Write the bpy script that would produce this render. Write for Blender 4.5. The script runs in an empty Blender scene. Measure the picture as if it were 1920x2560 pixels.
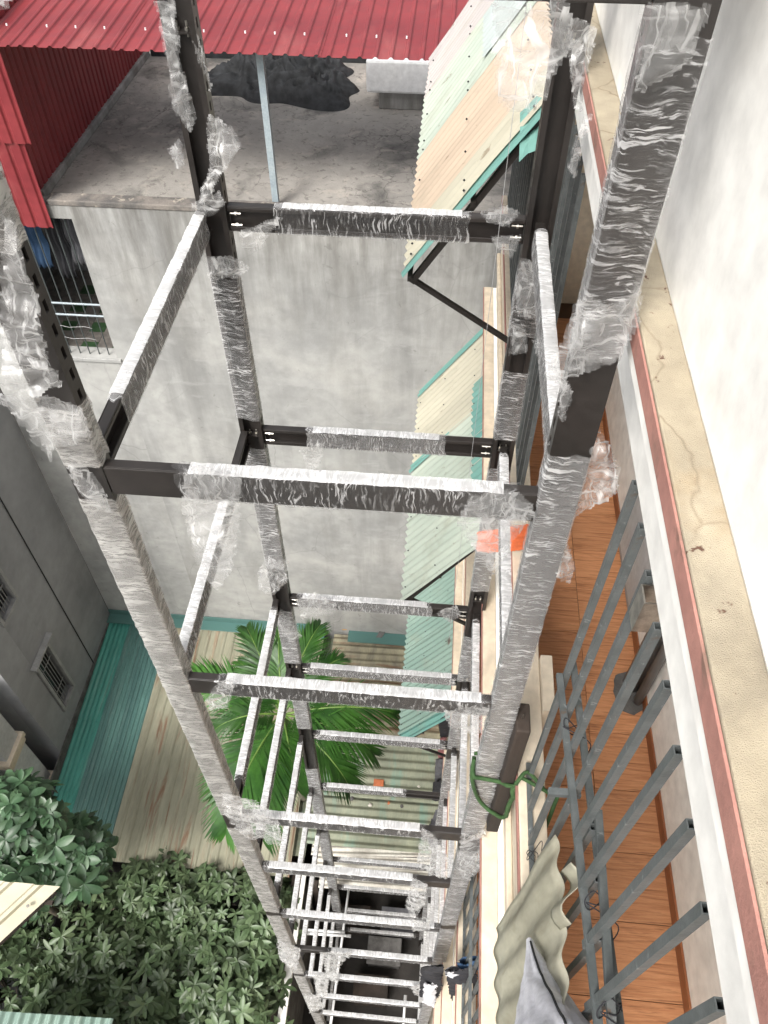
import bpy, bmesh, math, random
from mathutils import Vector, Matrix, noise
R = math.radians
scene = bpy.context.scene
C = bpy.context.collection
random.seed(7)

# ------------------------------------------------------------------ camera
H = 14.4                       # camera height above the yard; all coordinates below are measured from the camera
F_PX, PITCH, YAW = 1955.0, R(49.7), R(4.9)
CR = Vector((math.cos(YAW), math.sin(YAW), 0))
CH = Vector((-math.sin(YAW), math.cos(YAW), 0))
CF = CH*math.cos(PITCH) - Vector((0, 0, 1))*math.sin(PITCH)
CU = CH*math.sin(PITCH) + Vector((0, 0, 1))*math.cos(PITCH)
cam_d = bpy.data.cameras.new('camera'); cam = bpy.data.objects.new('camera', cam_d); C.objects.link(cam)
cam_d.sensor_fit = 'VERTICAL'; cam_d.sensor_height = 36; cam_d.lens = 36*F_PX/2560
cam_d.clip_start = 0.05; cam_d.clip_end = 2000
m = Matrix((CR, CU, -CF)).transposed().to_4x4(); m.translation = (0, 0, H); cam.matrix_world = m
scene.camera = cam

# ------------------------------------------------------------------ sky, sun, exposure
SUN_EL, SUN_AZ = R(50), R(207)          # azimuth clockwise from +Y: sun behind and to the left of the viewer
w = bpy.data.worlds.new('World'); scene.world = w; w.use_nodes = True
nt = w.node_tree; nt.nodes.clear()
sky = nt.nodes.new('ShaderNodeTexSky'); sky.sky_type = 'NISHITA'; sky.sun_disc = False
sky.sun_elevation = SUN_EL; sky.sun_rotation = SUN_AZ; sky.dust_density = 6; sky.air_density = 1.0; sky.ozone_density = 1
hs = nt.nodes.new('ShaderNodeHueSaturation'); hs.inputs['Saturation'].default_value = 0.22
bg = nt.nodes.new('ShaderNodeBackground'); bg.inputs['Strength'].default_value = 0.13
wo = nt.nodes.new('ShaderNodeOutputWorld')
nt.links.new(sky.outputs[0], hs.inputs['Color']); nt.links.new(hs.outputs[0], bg.inputs['Color']); nt.links.new(bg.outputs[0], wo.inputs[0])
sd = bpy.data.lights.new('sun', 'SUN'); sd.energy = 1.5; sd.angle = R(18); sd.color = (1, .96, .9)
sun = bpy.data.objects.new('sun', sd); C.objects.link(sun)
sv = Vector((math.sin(SUN_AZ)*math.cos(SUN_EL), math.cos(SUN_AZ)*math.cos(SUN_EL), math.sin(SUN_EL)))
sun.rotation_euler = sv.to_track_quat('Z', 'Y').to_euler(); sun.location = (0, 0, H+8)
scene.view_settings.view_transform = 'Standard'; scene.view_settings.look = 'None'
scene.view_settings.exposure = 1.0; scene.view_settings.gamma = 1
scene.cycles.transparent_max_bounces = 24

# ------------------------------------------------------------------ pixel helper (photo shown 1659 px wide)
def ray(dx, dy):
    k = 1920/1659
    return CF + CR*((dx*k-960)/F_PX) - CU*((dy*k-1280)/F_PX)
def at(dx, dy, x=None, y=None, z=None):
    v = ray(dx, dy)
    if x is not None: return v*(x/v.x)
    if y is not None: return v*(y/v.y)
    return v*(z/v.z)

# ------------------------------------------------------------------ materials
def _n(nt, t, **k):
    n = nt.nodes.new(t)
    for a, b in k.items(): setattr(n, a, b)
    return n
def ramp(nt, src, stops):
    r = _n(nt, 'ShaderNodeValToRGB'); e = r.color_ramp.elements
    while len(e) < len(stops): e.new(0.5)
    for q, (p, c) in zip(e, stops):
        q.position = p; q.color = (c, c, c, 1) if isinstance(c, (int, float)) else (*c, 1)
    nt.links.new(src, r.inputs[0]); return r.outputs[0]
def tex(nt, coord, scale, kind='noise', stretch=(1, 1, 1), rot=(0, 0, 0), detail=6, dist=0, rough=.55, **k):
    mp = _n(nt, 'ShaderNodeMapping'); mp.inputs['Scale'].default_value = stretch; mp.inputs['Rotation'].default_value = rot
    nt.links.new(coord, mp.inputs[0])
    if kind == 'noise':
        t = _n(nt, 'ShaderNodeTexNoise'); t.inputs['Detail'].default_value = detail; t.inputs['Distortion'].default_value = dist
        t.inputs['Roughness'].default_value = rough
        o = t.outputs['Fac']
    else:
        t = _n(nt, 'ShaderNodeTexVoronoi', feature=k.get('feature', 'F1')); o = t.outputs['Distance']
    t.inputs['Scale'].default_value = scale
    nt.links.new(mp.outputs[0], t.inputs[0]); return o
def mixc(nt, f, a, b, mode='MIX'):
    mx = _n(nt, 'ShaderNodeMix', data_type='RGBA', blend_type=mode)
    for s, v in ((mx.inputs[0], f), (mx.inputs[6], a), (mx.inputs[7], b)):
        if isinstance(v, (int, float)): s.default_value = v
        elif isinstance(v, tuple): s.default_value = (*v, 1)
        else: nt.links.new(v, s)
    return mx.outputs[2]
def mth(nt, op, a, b=0.0):
    q = _n(nt, 'ShaderNodeMath', operation=op); q.use_clamp = op in ('ADD',)
    for s, v in ((q.inputs[0], a), (q.inputs[1], b)):
        if isinstance(v, (int, float)): s.default_value = v
        else: nt.links.new(v, s)
    return q.outputs[0]
MATS = {}
def mat(name, c1, c2=None, scale=3, rough=.6, bump=0., bscale=60, stretch=(1, 1, 1), stains=(), coord='Object', spec=.4, metallic=0,
        trans=0, alpha=1, grain=.55, bdist=.01, rot=(0, 0, 0), vary=0., lo=.38, hi=.62, cracks=None, topstain=None):
    M = bpy.data.materials.new(name); M.use_nodes = True; nt = M.node_tree; nt.nodes.clear()
    tc = _n(nt, 'ShaderNodeTexCoord'); co = tc.outputs[coord]
    p = _n(nt, 'ShaderNodeBsdfPrincipled'); o = _n(nt, 'ShaderNodeOutputMaterial')
    col = ramp(nt, tex(nt, co, scale, stretch=stretch, rot=rot), [(lo, c1), (hi, c2 or c1)])
    fine = tex(nt, co, scale*9, stretch=stretch, rot=rot, detail=8)
    col = mixc(nt, grain, col, mixc(nt, 1.0, col, ramp(nt, fine, [(.25, .72), (.75, 1.25)]), 'MULTIPLY'))
    for s in stains:                     # (colour, scale, lo, hi, stretch, strength)
        f = ramp(nt, tex(nt, co, s[1], stretch=s[4] if len(s) > 4 else (1, 1, 1), detail=9, dist=.4, rough=.62), [(s[2]-.055, 0.), (s[3]-.055, s[5] if len(s) > 5 else 1.)])
        col = mixc(nt, f, col, s[0])
    if topstain:                          # run-off marks below a coping: (world z low, high, colour, strength)
        ge = _n(nt, 'ShaderNodeNewGeometry'); sx = _n(nt, 'ShaderNodeSeparateXYZ'); nt.links.new(ge.outputs['Position'], sx.inputs[0])
        mr = _n(nt, 'ShaderNodeMapRange'); mr.inputs[1].default_value = topstain[0]; mr.inputs[2].default_value = topstain[1]; nt.links.new(sx.outputs[2], mr.inputs[0])
        st = ramp(nt, tex(nt, ge.outputs['Position'], 3.0, stretch=(2.2, 1, .3), detail=8, rough=.65), [(.36, 0.), (.62, 1.)])
        f = mth(nt, 'MULTIPLY', mth(nt, 'MULTIPLY', mr.outputs[0], st), topstain[3])
        col = mixc(nt, f, col, topstain[2])
    if cracks:                            # (scale, width, colour, strength)
        wn_ = _n(nt, 'ShaderNodeTexNoise'); wn_.inputs['Scale'].default_value = cracks[0]*2.2; wn_.inputs['Detail'].default_value = 4; nt.links.new(co, wn_.inputs[0])
        cc = mixc(nt, .22, co, wn_.outputs['Color'], 'ADD')
        f = ramp(nt, tex(nt, cc, cracks[0], kind='vor', feature='DISTANCE_TO_EDGE'), [(0., cracks[3]), (cracks[1], 0.)])
        f = mth(nt, 'MULTIPLY', f, ramp(nt, tex(nt, co, cracks[0]*.35), [(.42, 0.), (.58, 1.)]))
        col = mixc(nt, f, col, cracks[2])
    if vary:
        oi = _n(nt, 'ShaderNodeObjectInfo')
        col = mixc(nt, 1.0, col, ramp(nt, oi.outputs['Random'], [(0, 1-vary), (1, 1+vary)]), 'MULTIPLY')
    nt.links.new(col, p.inputs['Base Color'])
    rr = ramp(nt, fine, [(.2, max(0, rough-.1)), (.8, min(1, rough+.1))]); nt.links.new(rr, p.inputs['Roughness'])
    p.inputs['Specular IOR Level'].default_value = spec; p.inputs['Metallic'].default_value = metallic
    if bump:
        b = _n(nt, 'ShaderNodeBump'); b.inputs['Strength'].default_value = bump; b.inputs['Distance'].default_value = bdist
        nt.links.new(tex(nt, co, bscale, stretch=stretch, rot=rot, detail=8), b.inputs['Height']); nt.links.new(b.outputs[0], p.inputs['Normal'])
    sh = p.outputs[0]
    if trans:
        t = _n(nt, 'ShaderNodeBsdfTranslucent'); nt.links.new(col, t.inputs[0])
        ms = _n(nt, 'ShaderNodeMixShader'); ms.inputs[0].default_value = trans
        nt.links.new(sh, ms.inputs[1]); nt.links.new(t.outputs[0], ms.inputs[2]); sh = ms.outputs[0]
    if alpha < 1:
        t = _n(nt, 'ShaderNodeBsdfTransparent'); t.inputs[0].default_value = (.9, .95, .92, 1)
        ms = _n(nt, 'ShaderNodeMixShader'); ms.inputs[0].default_value = alpha
        nt.links.new(t.outputs[0], ms.inputs[1]); nt.links.new(sh, ms.inputs[2]); sh = ms.outputs[0]
    nt.links.new(sh, o.inputs[0]); MATS[name] = M; return M

def film_mat(name, base, streak, tight=True, dif=.42, rough=.22, bd=.005, tint=(.85, .85, .84), lo_=.55):
    M = bpy.data.materials.new(name); M.use_nodes = True; nt = M.node_tree; nt.nodes.clear()
    tc = _n(nt, 'ShaderNodeTexCoord'); co = tc.outputs['UV']
    wn_ = _n(nt, 'ShaderNodeTexNoise'); wn_.inputs['Scale'].default_value = 9; wn_.inputs['Detail'].default_value = 3; nt.links.new(co, wn_.inputs[0])
    co = mixc(nt, .05 if tight else .09, co, wn_.outputs['Color'], 'ADD')
    if tight:
        a = tex(nt, co, 1, stretch=(105, 13, 1), rot=(0, 0, R(16)), detail=5, dist=.8)
        b = tex(nt, co, 1, stretch=(58, 13, 1), rot=(0, 0, R(-34)), detail=5, dist=1.2)
        c = tex(nt, co, 1, stretch=(9, 8, 1), detail=3)
        s = mth(nt, 'MAXIMUM', ramp(nt, a, [(lo_, 0.), (lo_+.07, 1.)]), ramp(nt, b, [(lo_+.03, 0.), (lo_+.09, 1.)]))
        s = mth(nt, 'MULTIPLY', s, ramp(nt, c, [(.36, .08), (.62, 1.)]))
    else:
        a = tex(nt, co, 1, stretch=(46, 7, 1), rot=(0, 0, R(38)), detail=3, dist=.8)
        b = tex(nt, co, 1, stretch=(7, 38, 1), rot=(0, 0, R(22)), detail=3, dist=.8)
        c = tex(nt, co, 1, stretch=(6, 6, 1), detail=3)
        s = mth(nt, 'MAXIMUM', ramp(nt, a, [(.54, 0.), (.68, 1.)]), ramp(nt, b, [(.54, 0.), (.68, 1.)]))
        s = mth(nt, 'MULTIPLY', s, ramp(nt, c, [(.3, .2), (.6, 1.)]))
    hgt = mth(nt, 'ADD', mth(nt, 'MULTIPLY', a, .5), mth(nt, 'MULTIPLY', b, .5))
    bp = _n(nt, 'ShaderNodeBump'); bp.inputs['Strength'].default_value = .8; bp.inputs['Distance'].default_value = bd
    nt.links.new(hgt, bp.inputs['Height'])
    fr = _n(nt, 'ShaderNodeFresnel'); fr.inputs[0].default_value = 1.45; nt.links.new(bp.outputs[0], fr.inputs['Normal'])
    fac = mth(nt, 'ADD', mth(nt, 'MULTIPLY', s, streak), base)
    fac = mth(nt, 'ADD', fac, mth(nt, 'MULTIPLY', fr.outputs[0], .25))
    g = _n(nt, 'ShaderNodeBsdfGlossy'); g.inputs['Color'].default_value = (.95, .95, .95, 1); g.inputs['Roughness'].default_value = rough
    nt.links.new(bp.outputs[0], g.inputs['Normal'])
    df = _n(nt, 'ShaderNodeBsdfDiffuse'); df.inputs[0].default_value = (*tint, 1)
    tl = _n(nt, 'ShaderNodeBsdfTranslucent'); tl.inputs[0].default_value = (*tint, 1)
    m0 = _n(nt, 'ShaderNodeMixShader'); m0.inputs[0].default_value = .3 if tight else .45
    nt.links.new(df.outputs[0], m0.inputs[1]); nt.links.new(tl.outputs[0], m0.inputs[2])
    m1 = _n(nt, 'ShaderNodeMixShader'); m1.inputs[0].default_value = dif
    nt.links.new(g.outputs[0], m1.inputs[1]); nt.links.new(m0.outputs[0], m1.inputs[2])
    tr = _n(nt, 'ShaderNodeBsdfTransparent'); tr.inputs[0].default_value = (.97, .97, .97, 1)
    m2 = _n(nt, 'ShaderNodeMixShader'); o = _n(nt, 'ShaderNodeOutputMaterial')
    nt.links.new(fac, m2.inputs[0]); nt.links.new(tr.outputs[0], m2.inputs[1]); nt.links.new(m1.outputs[0], m2.inputs[2])
    nt.links.new(m2.outputs[0], o.inputs[0]); MATS[name] = M; return M

film_mat('film', .035, .62, dif=.7, tint=(.92, .92, .92)); film_mat('film_milky', .15, .50, dif=.65, tint=(.82, .80, .76), lo_=.50)
film_mat('film_sheen', .55, .42, dif=.8, tint=(.95, .95, .95), lo_=.5)  # mostly diffuse white: sky reflection on the beam tops put into the colour
film_mat('film_loose', .12, .46, False, dif=.82, rough=.36, bd=.003, tint=(.92, .92, .91))
mat('steel', (.015, .0128, .0112), (.024, .02, .018), 4, .42, .12, 250, spec=.5, bdist=.002)
mat('bolt', (.55, .53, .48), (.35, .33, .3), 30, .35, metallic=1)
mat('white_paint', (.85, .84, .80), (.84, .828, .785), 1.2, .7, .1, 90, stains=[((.45, .42, .37), 2.2, .70, .85, (1, 1, .4), .25)], bdist=.004)
mat('cream_paint', (.64, .56, .44), (.56, .48, .37), 2, .75, .3, 120, stains=[((.33, .28, .22), 3, .6, .78, (1, .6, 1), .6)], bdist=.004)
mat('pink_paint', (.42, .21, .17), (.35, .17, .14), 4, .75, .4, 150, stains=[((.22, .13, .1), 6, .62, .72)], bdist=.004)
mat('ledge_top', (.45, .39, .29), (.34, .29, .21), 2, .9, .6, 420, cracks=(1.6, .006, (.14, .10, .06), .7), stains=[((.30, .17, .05), 1.1, .62, .78, (1, 1, 1), .8), ((.10, .09, .08), 1.8, .58, .74, (1, .8, 1), .7), ((.12, .06, .04), 24, .70, .74)], bdist=.008)
mat('concrete_wall', (.36, .36, .345), (.28, .282, .275), .8, .85, .3, 40, topstain=(8.9, 10.45, (.11, .105, .095), .8), cracks=(.9, .006, (.15, .15, .145), .5), stains=[((.17, .17, .165), .9, .56, .74, (2.2, 1, .22), .6), ((.40, .40, .39), 2.5, .62, .7, (.5, 1, 1.6), .35), ((.20, .195, .18), 1.2, .58, .8, (1.3, 1, .35), .55), ((.50, .49, .46), .7, .58, .75, (1, 1, 1), .5), ((.15, .15, .14), 9, .70, .76, (1, 1, 1), .5)], bdist=.008)
mat('terrace_floor', cracks=(3.2, .02, (.06, .055, .05), .85), c1=(.30, .285, .26), c2=(.20, .19, .175), scale=.8, rough=.9, bump=.5, bscale=50, stains=[((.05, .05, .048), 1.1, .57, .72, (1, 1, 1), .85), ((.42, .38, .33), 5, .60, .72, (1, 1, 1), .4), ((.07, .065, .06), 14, .62, .7, (1, 1, 1), .5)], bdist=.01)
mat('roof_edge', (.20, .18, .16), (.10, .095, .09), 6, .9, .6, 60, stains=[((.4, .36, .3), 9, .62, .72)])
mat('red_sheet', (.22, .032, .036), (.17, .023, .028), 1.3, .5, .08, 30, spec=.4, stains=[((.40, .13, .12), 1.6, .58, .8, (1, .4, 1), .5), ((.14, .03, .03), 5, .66, .78, (3, .3, .3), .5)])
mat('pink_tile', (.62, .33, .29), (.55, .27, .24), 5, .5, .1, 40)
mat('black_cloth', (.011, .012, .013), (.026, .028, .031), 9, .8, .3, 120, bdist=.006)
mat('white_plastic', (.74, .75, .75), (.68, .69, .7), 2, .35)
mat('grey_steel', (.075, .085, .085), (.11, .12, .12), 8, .5, .15, 60, spec=.4, stains=[((.2, .21, .21), 30, .68, .75), ((.10, .07, .05), 14, .68, .76)])
mat('blue_steel', (.25, .30, .33), (.31, .36, .38), 6, .5)
mat('dark_bar', (.05, .06, .06), (.07, .08, .08), 6, .5)
mat('wood_tile', (.56, .27, .13), (.44, .19, .085), 5, .42, .1, 40, stretch=(.6, 9, 1), stains=[((.16, .06, .024), 7, .58, .7, (.5, 12, 1), .7)], vary=.12, spec=.5)
mat('skirting', (.27, .10, .04), (.2, .07, .03), 5, .4, stretch=(9, .6, 1))
mat('grout', (.10, .055, .03), None, 5, .9)
mat('ground', (.022, .02, .018), (.045, .04, .036), 1.5, .95, .6, 20)
mat('slate_wall', (.29, .293, .30), (.23, .233, .24), .6, .8, .2, 50, stains=[((.32, .32, .33), .5, .5, .8, (.6, 2, 1), .7), ((.14, .142, .15), .9, .55, .8, (1, .4, 1), .6)], rot=(R(35), 0, 0), bdist=.004)
mat('grey_frame', (.31, .31, .305), (.24, .24, .235), 8, .6)
mat('glass_dark', (.02, .022, .024), (.035, .036, .04), 2, .12, spec=.8)
mat('pale_wall', (.52, .53, .53), (.44, .45, .45), 2, .7, .1, 60)
mat('sheet_teal', (.07, .29, .235), (.05, .22, .18), 1.2, .4, coord='UV', stretch=(3, .5, 1), stains=[((.24, .33, .28), 2, .62, .8, (6, .4, 1), .5)], spec=.5)
mat('sheet_green', (.085, .185, .165), (.06, .135, .125), 1.5, .42, coord='UV', stretch=(3, .4, 1), stains=[((.22, .27, .25), 30, .71, .74), ((.14, .22, .2), 2.4, .58, .75, (8, .4, 1), .6)], spec=.5)
mat('sheet_tan', (.29, .285, .21), (.22, .215, .155), 1.2, .7, coord='UV', stretch=(3, .5, 1), stains=[((.17, .075, .04), 1, .60, .70, (10, .9, 1), .75), ((.24, .11, .06), .7, .64, .76, (6, .8, 1), .5), ((.17, .16, .12), 1.4, .6, .78, (5, 1, 1), .6)])
mat('sheet_rusty', (.30, .28, .19), (.20, .18, .13), 1.6, .75, coord='UV', stretch=(1.5, 3, 1), stains=[((.15, .06, .03), 1, .56, .68, (8, .8, 1), .85), ((.10, .09, .075), 2, .6, .75, (1, 2, 1), .6)])
mat('sheet_olive', (.26, .275, .20), (.20, .215, .16), 1.6, .7, coord='UV', stretch=(1, 3, 1), stains=[((.15, .28, .23), .8, .6, .72, (1, 6, 1), .6), ((.15, .12, .08), 1.6, .62, .78, (4, 1, 1), .5)])
mat('sheet_white', (.60, .58, .52), (.42, .39, .34), 2, .6, coord='UV', stretch=(2, 2, 1))
mat('sheet_yellow', (.40, .37, .27), (.34, .31, .22), 2, .5, .05, coord='UV', grain=.2, stains=[((.33, .18, .10), 4, .66, .78, (1, 1, 1), .7)])
for nm, a, b in (('frp_mint', (.52, .57, .49), (.45, .51, .44)), ('frp_cream', (.58, .55, .44), (.50, .475, .38)), ('frp_peach', (.60, .49, .38), (.53, .43, .33)),
                 ('frp_teal', (.20, .40, .35), (.16, .34, .30)), ('frp_grey', (.50, .55, .54), (.42, .47, .46)), ('frp_aqua', (.31, .42, .36), (.25, .36, .31)), ('frp_pink', (.55, .51, .49), (.48, .45, .44))):
    mat(nm, a, b, 1.0, .5, coord='UV', stretch=(2.5, .6, 1), trans=.3, grain=.12, stains=[((.30, .28, .21), 1.6, .60, .78, (2, 1.2, 1), .45), ((.17, .11, .06), 5, .70, .74, (3, .8, 1), .6)])
mat('frp_old', (.52, .50, .40), (.43, .41, .32), 2, .55, .1, 30, coord='UV', stretch=(2, .6, 1), trans=.3, alpha=.8, stains=[((.22, .19, .12), 3, .58, .75, (4, .8, 1), .5)])
mat('grey_tarp', (.66, .66, .69), (.58, .58, .62), 6, .7, .3, 300, bdist=.002)
mat('timber', (.042, .03, .023), (.022, .017, .013), 5, .8, .6, 40, stretch=(1, 1, .12))
mat('pine', (.62, .40, .18), (.5, .3, .13), 6, .7, .2, 40)
mat('rope_green', (.03, .075, .022), (.045, .10, .032), 40, .75, .8, 180)
mat('brick_orange', (.55, .18, .08), (.45, .14, .06), 9, .85, .4, 60)
mat('pvc_grey', (.19, .20, .20), (.24, .25, .25), 5, .4)
mat('cement', (.14, .135, .13), (.08, .077, .073), 6, .9, .6, 40)
mat('orange_cloth', (.80, .19, .07), (.7, .15, .05), 6, .7, .2, 80)
mat('cloth_dark', (.018, .018, .022), (.03, .03, .034), 6, .85)
mat('cloth_blue', (.05, .10, .19), (.03, .07, .14), 6, .85)
mat('cloth_pink', (.28, .12, .12), (.2, .08, .08), 6, .85)
mat('cloth_white', (.6, .6, .62), (.5, .5, .53), 6, .85)
mat('cloth_grey', (.13, .13, .14), (.09, .09, .1), 6, .85)
mat('bark', (.10, .085, .06), (.06, .05, .04), 12, .9, .6, 60)
mat('palm_trunk', (.16, .15, .11), (.10, .095, .07), 8, .85, .5, 40, stretch=(1, 1, 5))
mat('leaf_bush', (.075, .12, .055), (.115, .16, .08), 2.5, .42, trans=.2, vary=.45, spec=.5)
mat('leaf_tree', (.045, .10, .047), (.08, .145, .072), 2.5, .4, trans=.2, vary=.45, spec=.5)
mat('leaf_palm', (.05, .145, .022), (.022, .075, .014), 3, .4, trans=.3, vary=.3, spec=.45)
mat('rachis', (.12, .20, .04), (.08, .15, .03), 6, .5)
mat('tile_green', (.03, .07, .03), (.05, .1, .045), 12, .5)
mat('tile_grey', (.22, .2, .18), (.14, .13, .12), 14, .5)
mat('wire', (.4, .4, .4), (.3, .3, .3), 10, .4)

# ------------------------------------------------------------------ mesh building
class MB:
    def __init__(s): s.v = []; s.f = []; s.uv = {}
    def box(s, x0, x1, y0, y1, z0, z1):
        i = len(s.v)
        s.v += [(x0, y0, z0), (x1, y0, z0), (x1, y1, z0), (x0, y1, z0), (x0, y0, z1), (x1, y0, z1), (x1, y1, z1), (x0, y1, z1)]
        s.f += [tuple(i+k for k in q) for q in ((0, 3, 2, 1), (4, 5, 6, 7), (0, 1, 5, 4), (1, 2, 6, 5), (2, 3, 7, 6), (3, 0, 4, 7))]
        return s
    def bar(s, p, q, a, b, la, ha, lb, hb):          # box swept from p to q, spanning la..ha along a and lb..hb along b
        p, q, a, b = Vector(p), Vector(q), Vector(a), Vector(b); i = len(s.v)
        for e in (p, q):
            for u, v in ((la, lb), (ha, lb), (ha, hb), (la, hb)): s.v.append(tuple(e+a*u+b*v))
        fs = ((0, 3, 2, 1), (4, 5, 6, 7), (0, 1, 5, 4), (1, 2, 6, 5), (2, 3, 7, 6), (3, 0, 4, 7))
        if (q-p).cross(a).dot(b) < 0: fs = tuple(f[::-1] for f in fs)
        s.f += [tuple(i+k for k in f) for f in fs]; return s
    def tube(s, path, r, n=8, caps=True):
        path = [Vector(p) for p in path]; rs = r if isinstance(r, (list, tuple)) else [r]*len(path)
        i = len(s.v); up = None
        for k, p in enumerate(path):
            d = (path[min(k+1, len(path)-1)]-path[max(k-1, 0)]).normalized()
            if up is None: up = d.orthogonal().normalized()
            up = (up-d*up.dot(d)).normalized(); sd_ = d.cross(up)
            for j in range(n):
                t = 2*math.pi*j/n; s.v.append(tuple(p+(up*math.cos(t)+sd_*math.sin(t))*rs[k]))
        for k in range(len(path)-1):
            for j in range(n):
                a = i+k*n+j; b = i+k*n+(j+1) % n; s.f.append((a, b, b+n, a+n))
        if caps: s.f.append(tuple(i+j for j in range(n))[::-1]); s.f.append(tuple(i+(len(path)-1)*n+j for j in range(n)))
        return s
    def hollow(s, p, q, a, b, w, h, t=.003):         # square tube with open ends
        p, q = Vector(p), Vector(q)
        for la, ha, lb, hb in ((-w/2, w/2, -h/2, -h/2+t), (-w/2, w/2, h/2-t, h/2), (-w/2, -w/2+t, -h/2+t, h/2-t), (w/2-t, w/2, -h/2+t, h/2-t)):
            s.bar(p, q, a, b, la, ha, lb, hb)
        return s
    def grid(s, pts, uvs=None, keep=None):           # pts[r][c]
        i = len(s.v); nr, nc = len(pts), len(pts[0])
        for r in range(nr):
            for c in range(nc):
                s.v.append(tuple(pts[r][c]))
                if uvs: s.uv[i+r*nc+c] = uvs[r][c]
        for r in range(nr-1):
            for c in range(nc-1):
                if keep and not (keep[r][c] and keep[r][c+1] and keep[r+1][c] and keep[r+1][c+1]): continue
                a = i+r*nc+c; s.f.append((a, a+1, a+nc+1, a+nc))
        return s
ORG = {}
def mesh_of(mb, name, mt, base, smooth=False):
    me = bpy.data.meshes.new(name)
    me.from_pydata([(v[0]-base[0], v[1]-base[1], v[2]-base[2]) for v in mb.v], [], mb.f)
    if mb.uv:
        ul = me.uv_layers.new(name='UVMap'); vi = [0]*len(me.loops); me.loops.foreach_get('vertex_index', vi)
        fl = []
        for k in vi: fl += mb.uv.get(k, (0, 0))
        ul.data.foreach_set('uv', fl)
    me.materials.append(MATS[mt])
    if smooth: me.polygons.foreach_set('use_smooth', [True]*len(me.polygons))
    me.update(); return me
def link(name, me, base, parent=None):
    o = bpy.data.objects.new(name, me); C.objects.link(o)
    if parent:
        o.parent = parent; o.location = Vector(base)-ORG[parent]
    else: o.location = Vector(base)+Vector((0, 0, H))
    ORG[o] = Vector(base); return o
def tag(o, label=None, cat=None, group=None, kind=None):
    for k, v in (('label', label), ('category', cat), ('group', group), ('kind', kind)):
        if v: o[k] = v
    return o
def mk(name, mb, mt, parent=None, label=None, cat=None, group=None, kind=None, bev=0, smooth=False, solid=0):
    n = len(mb.v); xs = [v[0] for v in mb.v]; ys = [v[1] for v in mb.v]; zs = [v[2] for v in mb.v]
    base = Vector(((min(xs)+max(xs))/2, (min(ys)+max(ys))/2, min(zs)))
    o = link(name, mesh_of(mb, name, mt, base, smooth), base, parent)
    if solid: q = o.modifiers.new('solid', 'SOLIDIFY'); q.thickness = solid; q.offset = 0
    if bev: q = o.modifiers.new('bevel', 'BEVEL'); q.width = bev; q.segments = 2; q.limit_method = 'ANGLE'
    return tag(o, label, cat, group, kind)
def thing(name, base, label, cat, group=None):
    return tag(link(name, None, base), label, cat, group)
def B(*a): return MB().box(*a)
X, Y, Z = Vector((1, 0, 0)), Vector((0, 1, 0)), Vector((0, 0, 1))

def corr(P, across, along, na, pitch, amp, prof='sin', seg=8, nl=2, wob=0, seed=0):
    """corrugated sheet: P corner, 'across' the ribs, 'along' the ribs; na = number of ribs"""
    P, a, l = Vector(P), Vector(across), Vector(along); L = l.length; Wd = a.length
    n = a.cross(l).normalized(); n = n if n.z > 0 else -n
    pts, uvs = [], []
    for r in range(nl+1):
        row, ur = [], []
        for c in range(na*seg+1):
            t = c/seg % 1
            if prof == 'sin': h = math.sin(2*math.pi*t)*amp
            else: h = amp*(0 if t < .55 else min(1, (t-.55)/.1) if t < .8 else max(0, 1-(t-.8)/.1))
            p = P+a*(c/(na*seg))+l*(r/nl)
            if wob: h += wob*noise.noise(p*2+Vector((seed, 0, 0)))
            row.append(p+n*h); ur.append((Wd*c/(na*seg)+seed*.37, L*r/nl+seed*.61))
        pts.append(row); uvs.append(ur)
    return MB().grid(pts, uvs)

def wrap(p, q, a, b, wa, wb, seed, seg=.014, jit=.0035, rag=.03, off=.004):
    """tight stretch film round a member: centre line p..q, half sizes wa, wb along a, b"""
    p, q, a, b = Vector(p), Vector(q), Vector(a), Vector(b); L = (q-p).length; d = (q-p).normalized(); n = max(3, int(L/seg))
    ring = []; wa += off; wb += off; cr = .008
    for (sa, sb, a0) in ((1, 1, 0), (-1, 1, 90), (-1, -1, 180), (1, -1, 270)):
        for k in range(3):
            t = R(a0+45*k); ring.append((sa*(wa-cr)+cr*math.cos(t), sb*(wb-cr)+cr*math.sin(t)))
        # two points along the following side
        nx = {0: (-1, 1), 90: (-1, -1), 180: (1, -1), 270: (1, 1)}[a0]
        x0, y0 = ring[-1]
        t = R(a0+90); x1, y1 = nx[0]*(wa-cr)+cr*math.cos(t), nx[1]*(wb-cr)+cr*math.sin(t)
        ring += [(x0+(x1-x0)*.33, y0+(y1-y0)*.33), (x0+(x1-x0)*.67, y0+(y1-y0)*.67)]
    ring.append(ring[0]); per = [0]
    for k in range(1, len(ring)): per.append(per[-1]+math.dist(ring[k], ring[k-1]))
    pts, uvs = [], []; S = Vector((seed*3.1, seed*1.7, 0)); m_ = len(ring)-1
    for r in range(n+1):
        row, ur = [], []
        for c, (u, v) in enumerate(ring):
            k = c % m_; t = r/n*L
            e0 = rag*noise.noise(Vector((k*.45, seed, 1))); e1 = rag*noise.noise(Vector((k*.45, seed, 9)))
            tt = e0+(L+e1-e0)*r/n if L > .1 else t
            cc = p+d*tt+a*ring[k][0]+b*ring[k][1]
            g = 1+(jit*noise.noise(cc*38+S)+jit*.9*noise.noise(cc*95+S)+jit*abs(noise.noise(cc*14+S)))/max(.02, math.hypot(*ring[k]))
            row.append(p+d*tt+(a*ring[k][0]+b*ring[k][1])*g); ur.append((t+seed*.73, per[c]))
        pts.append(row); uvs.append(ur)
    return MB().grid(pts, uvs)

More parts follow.
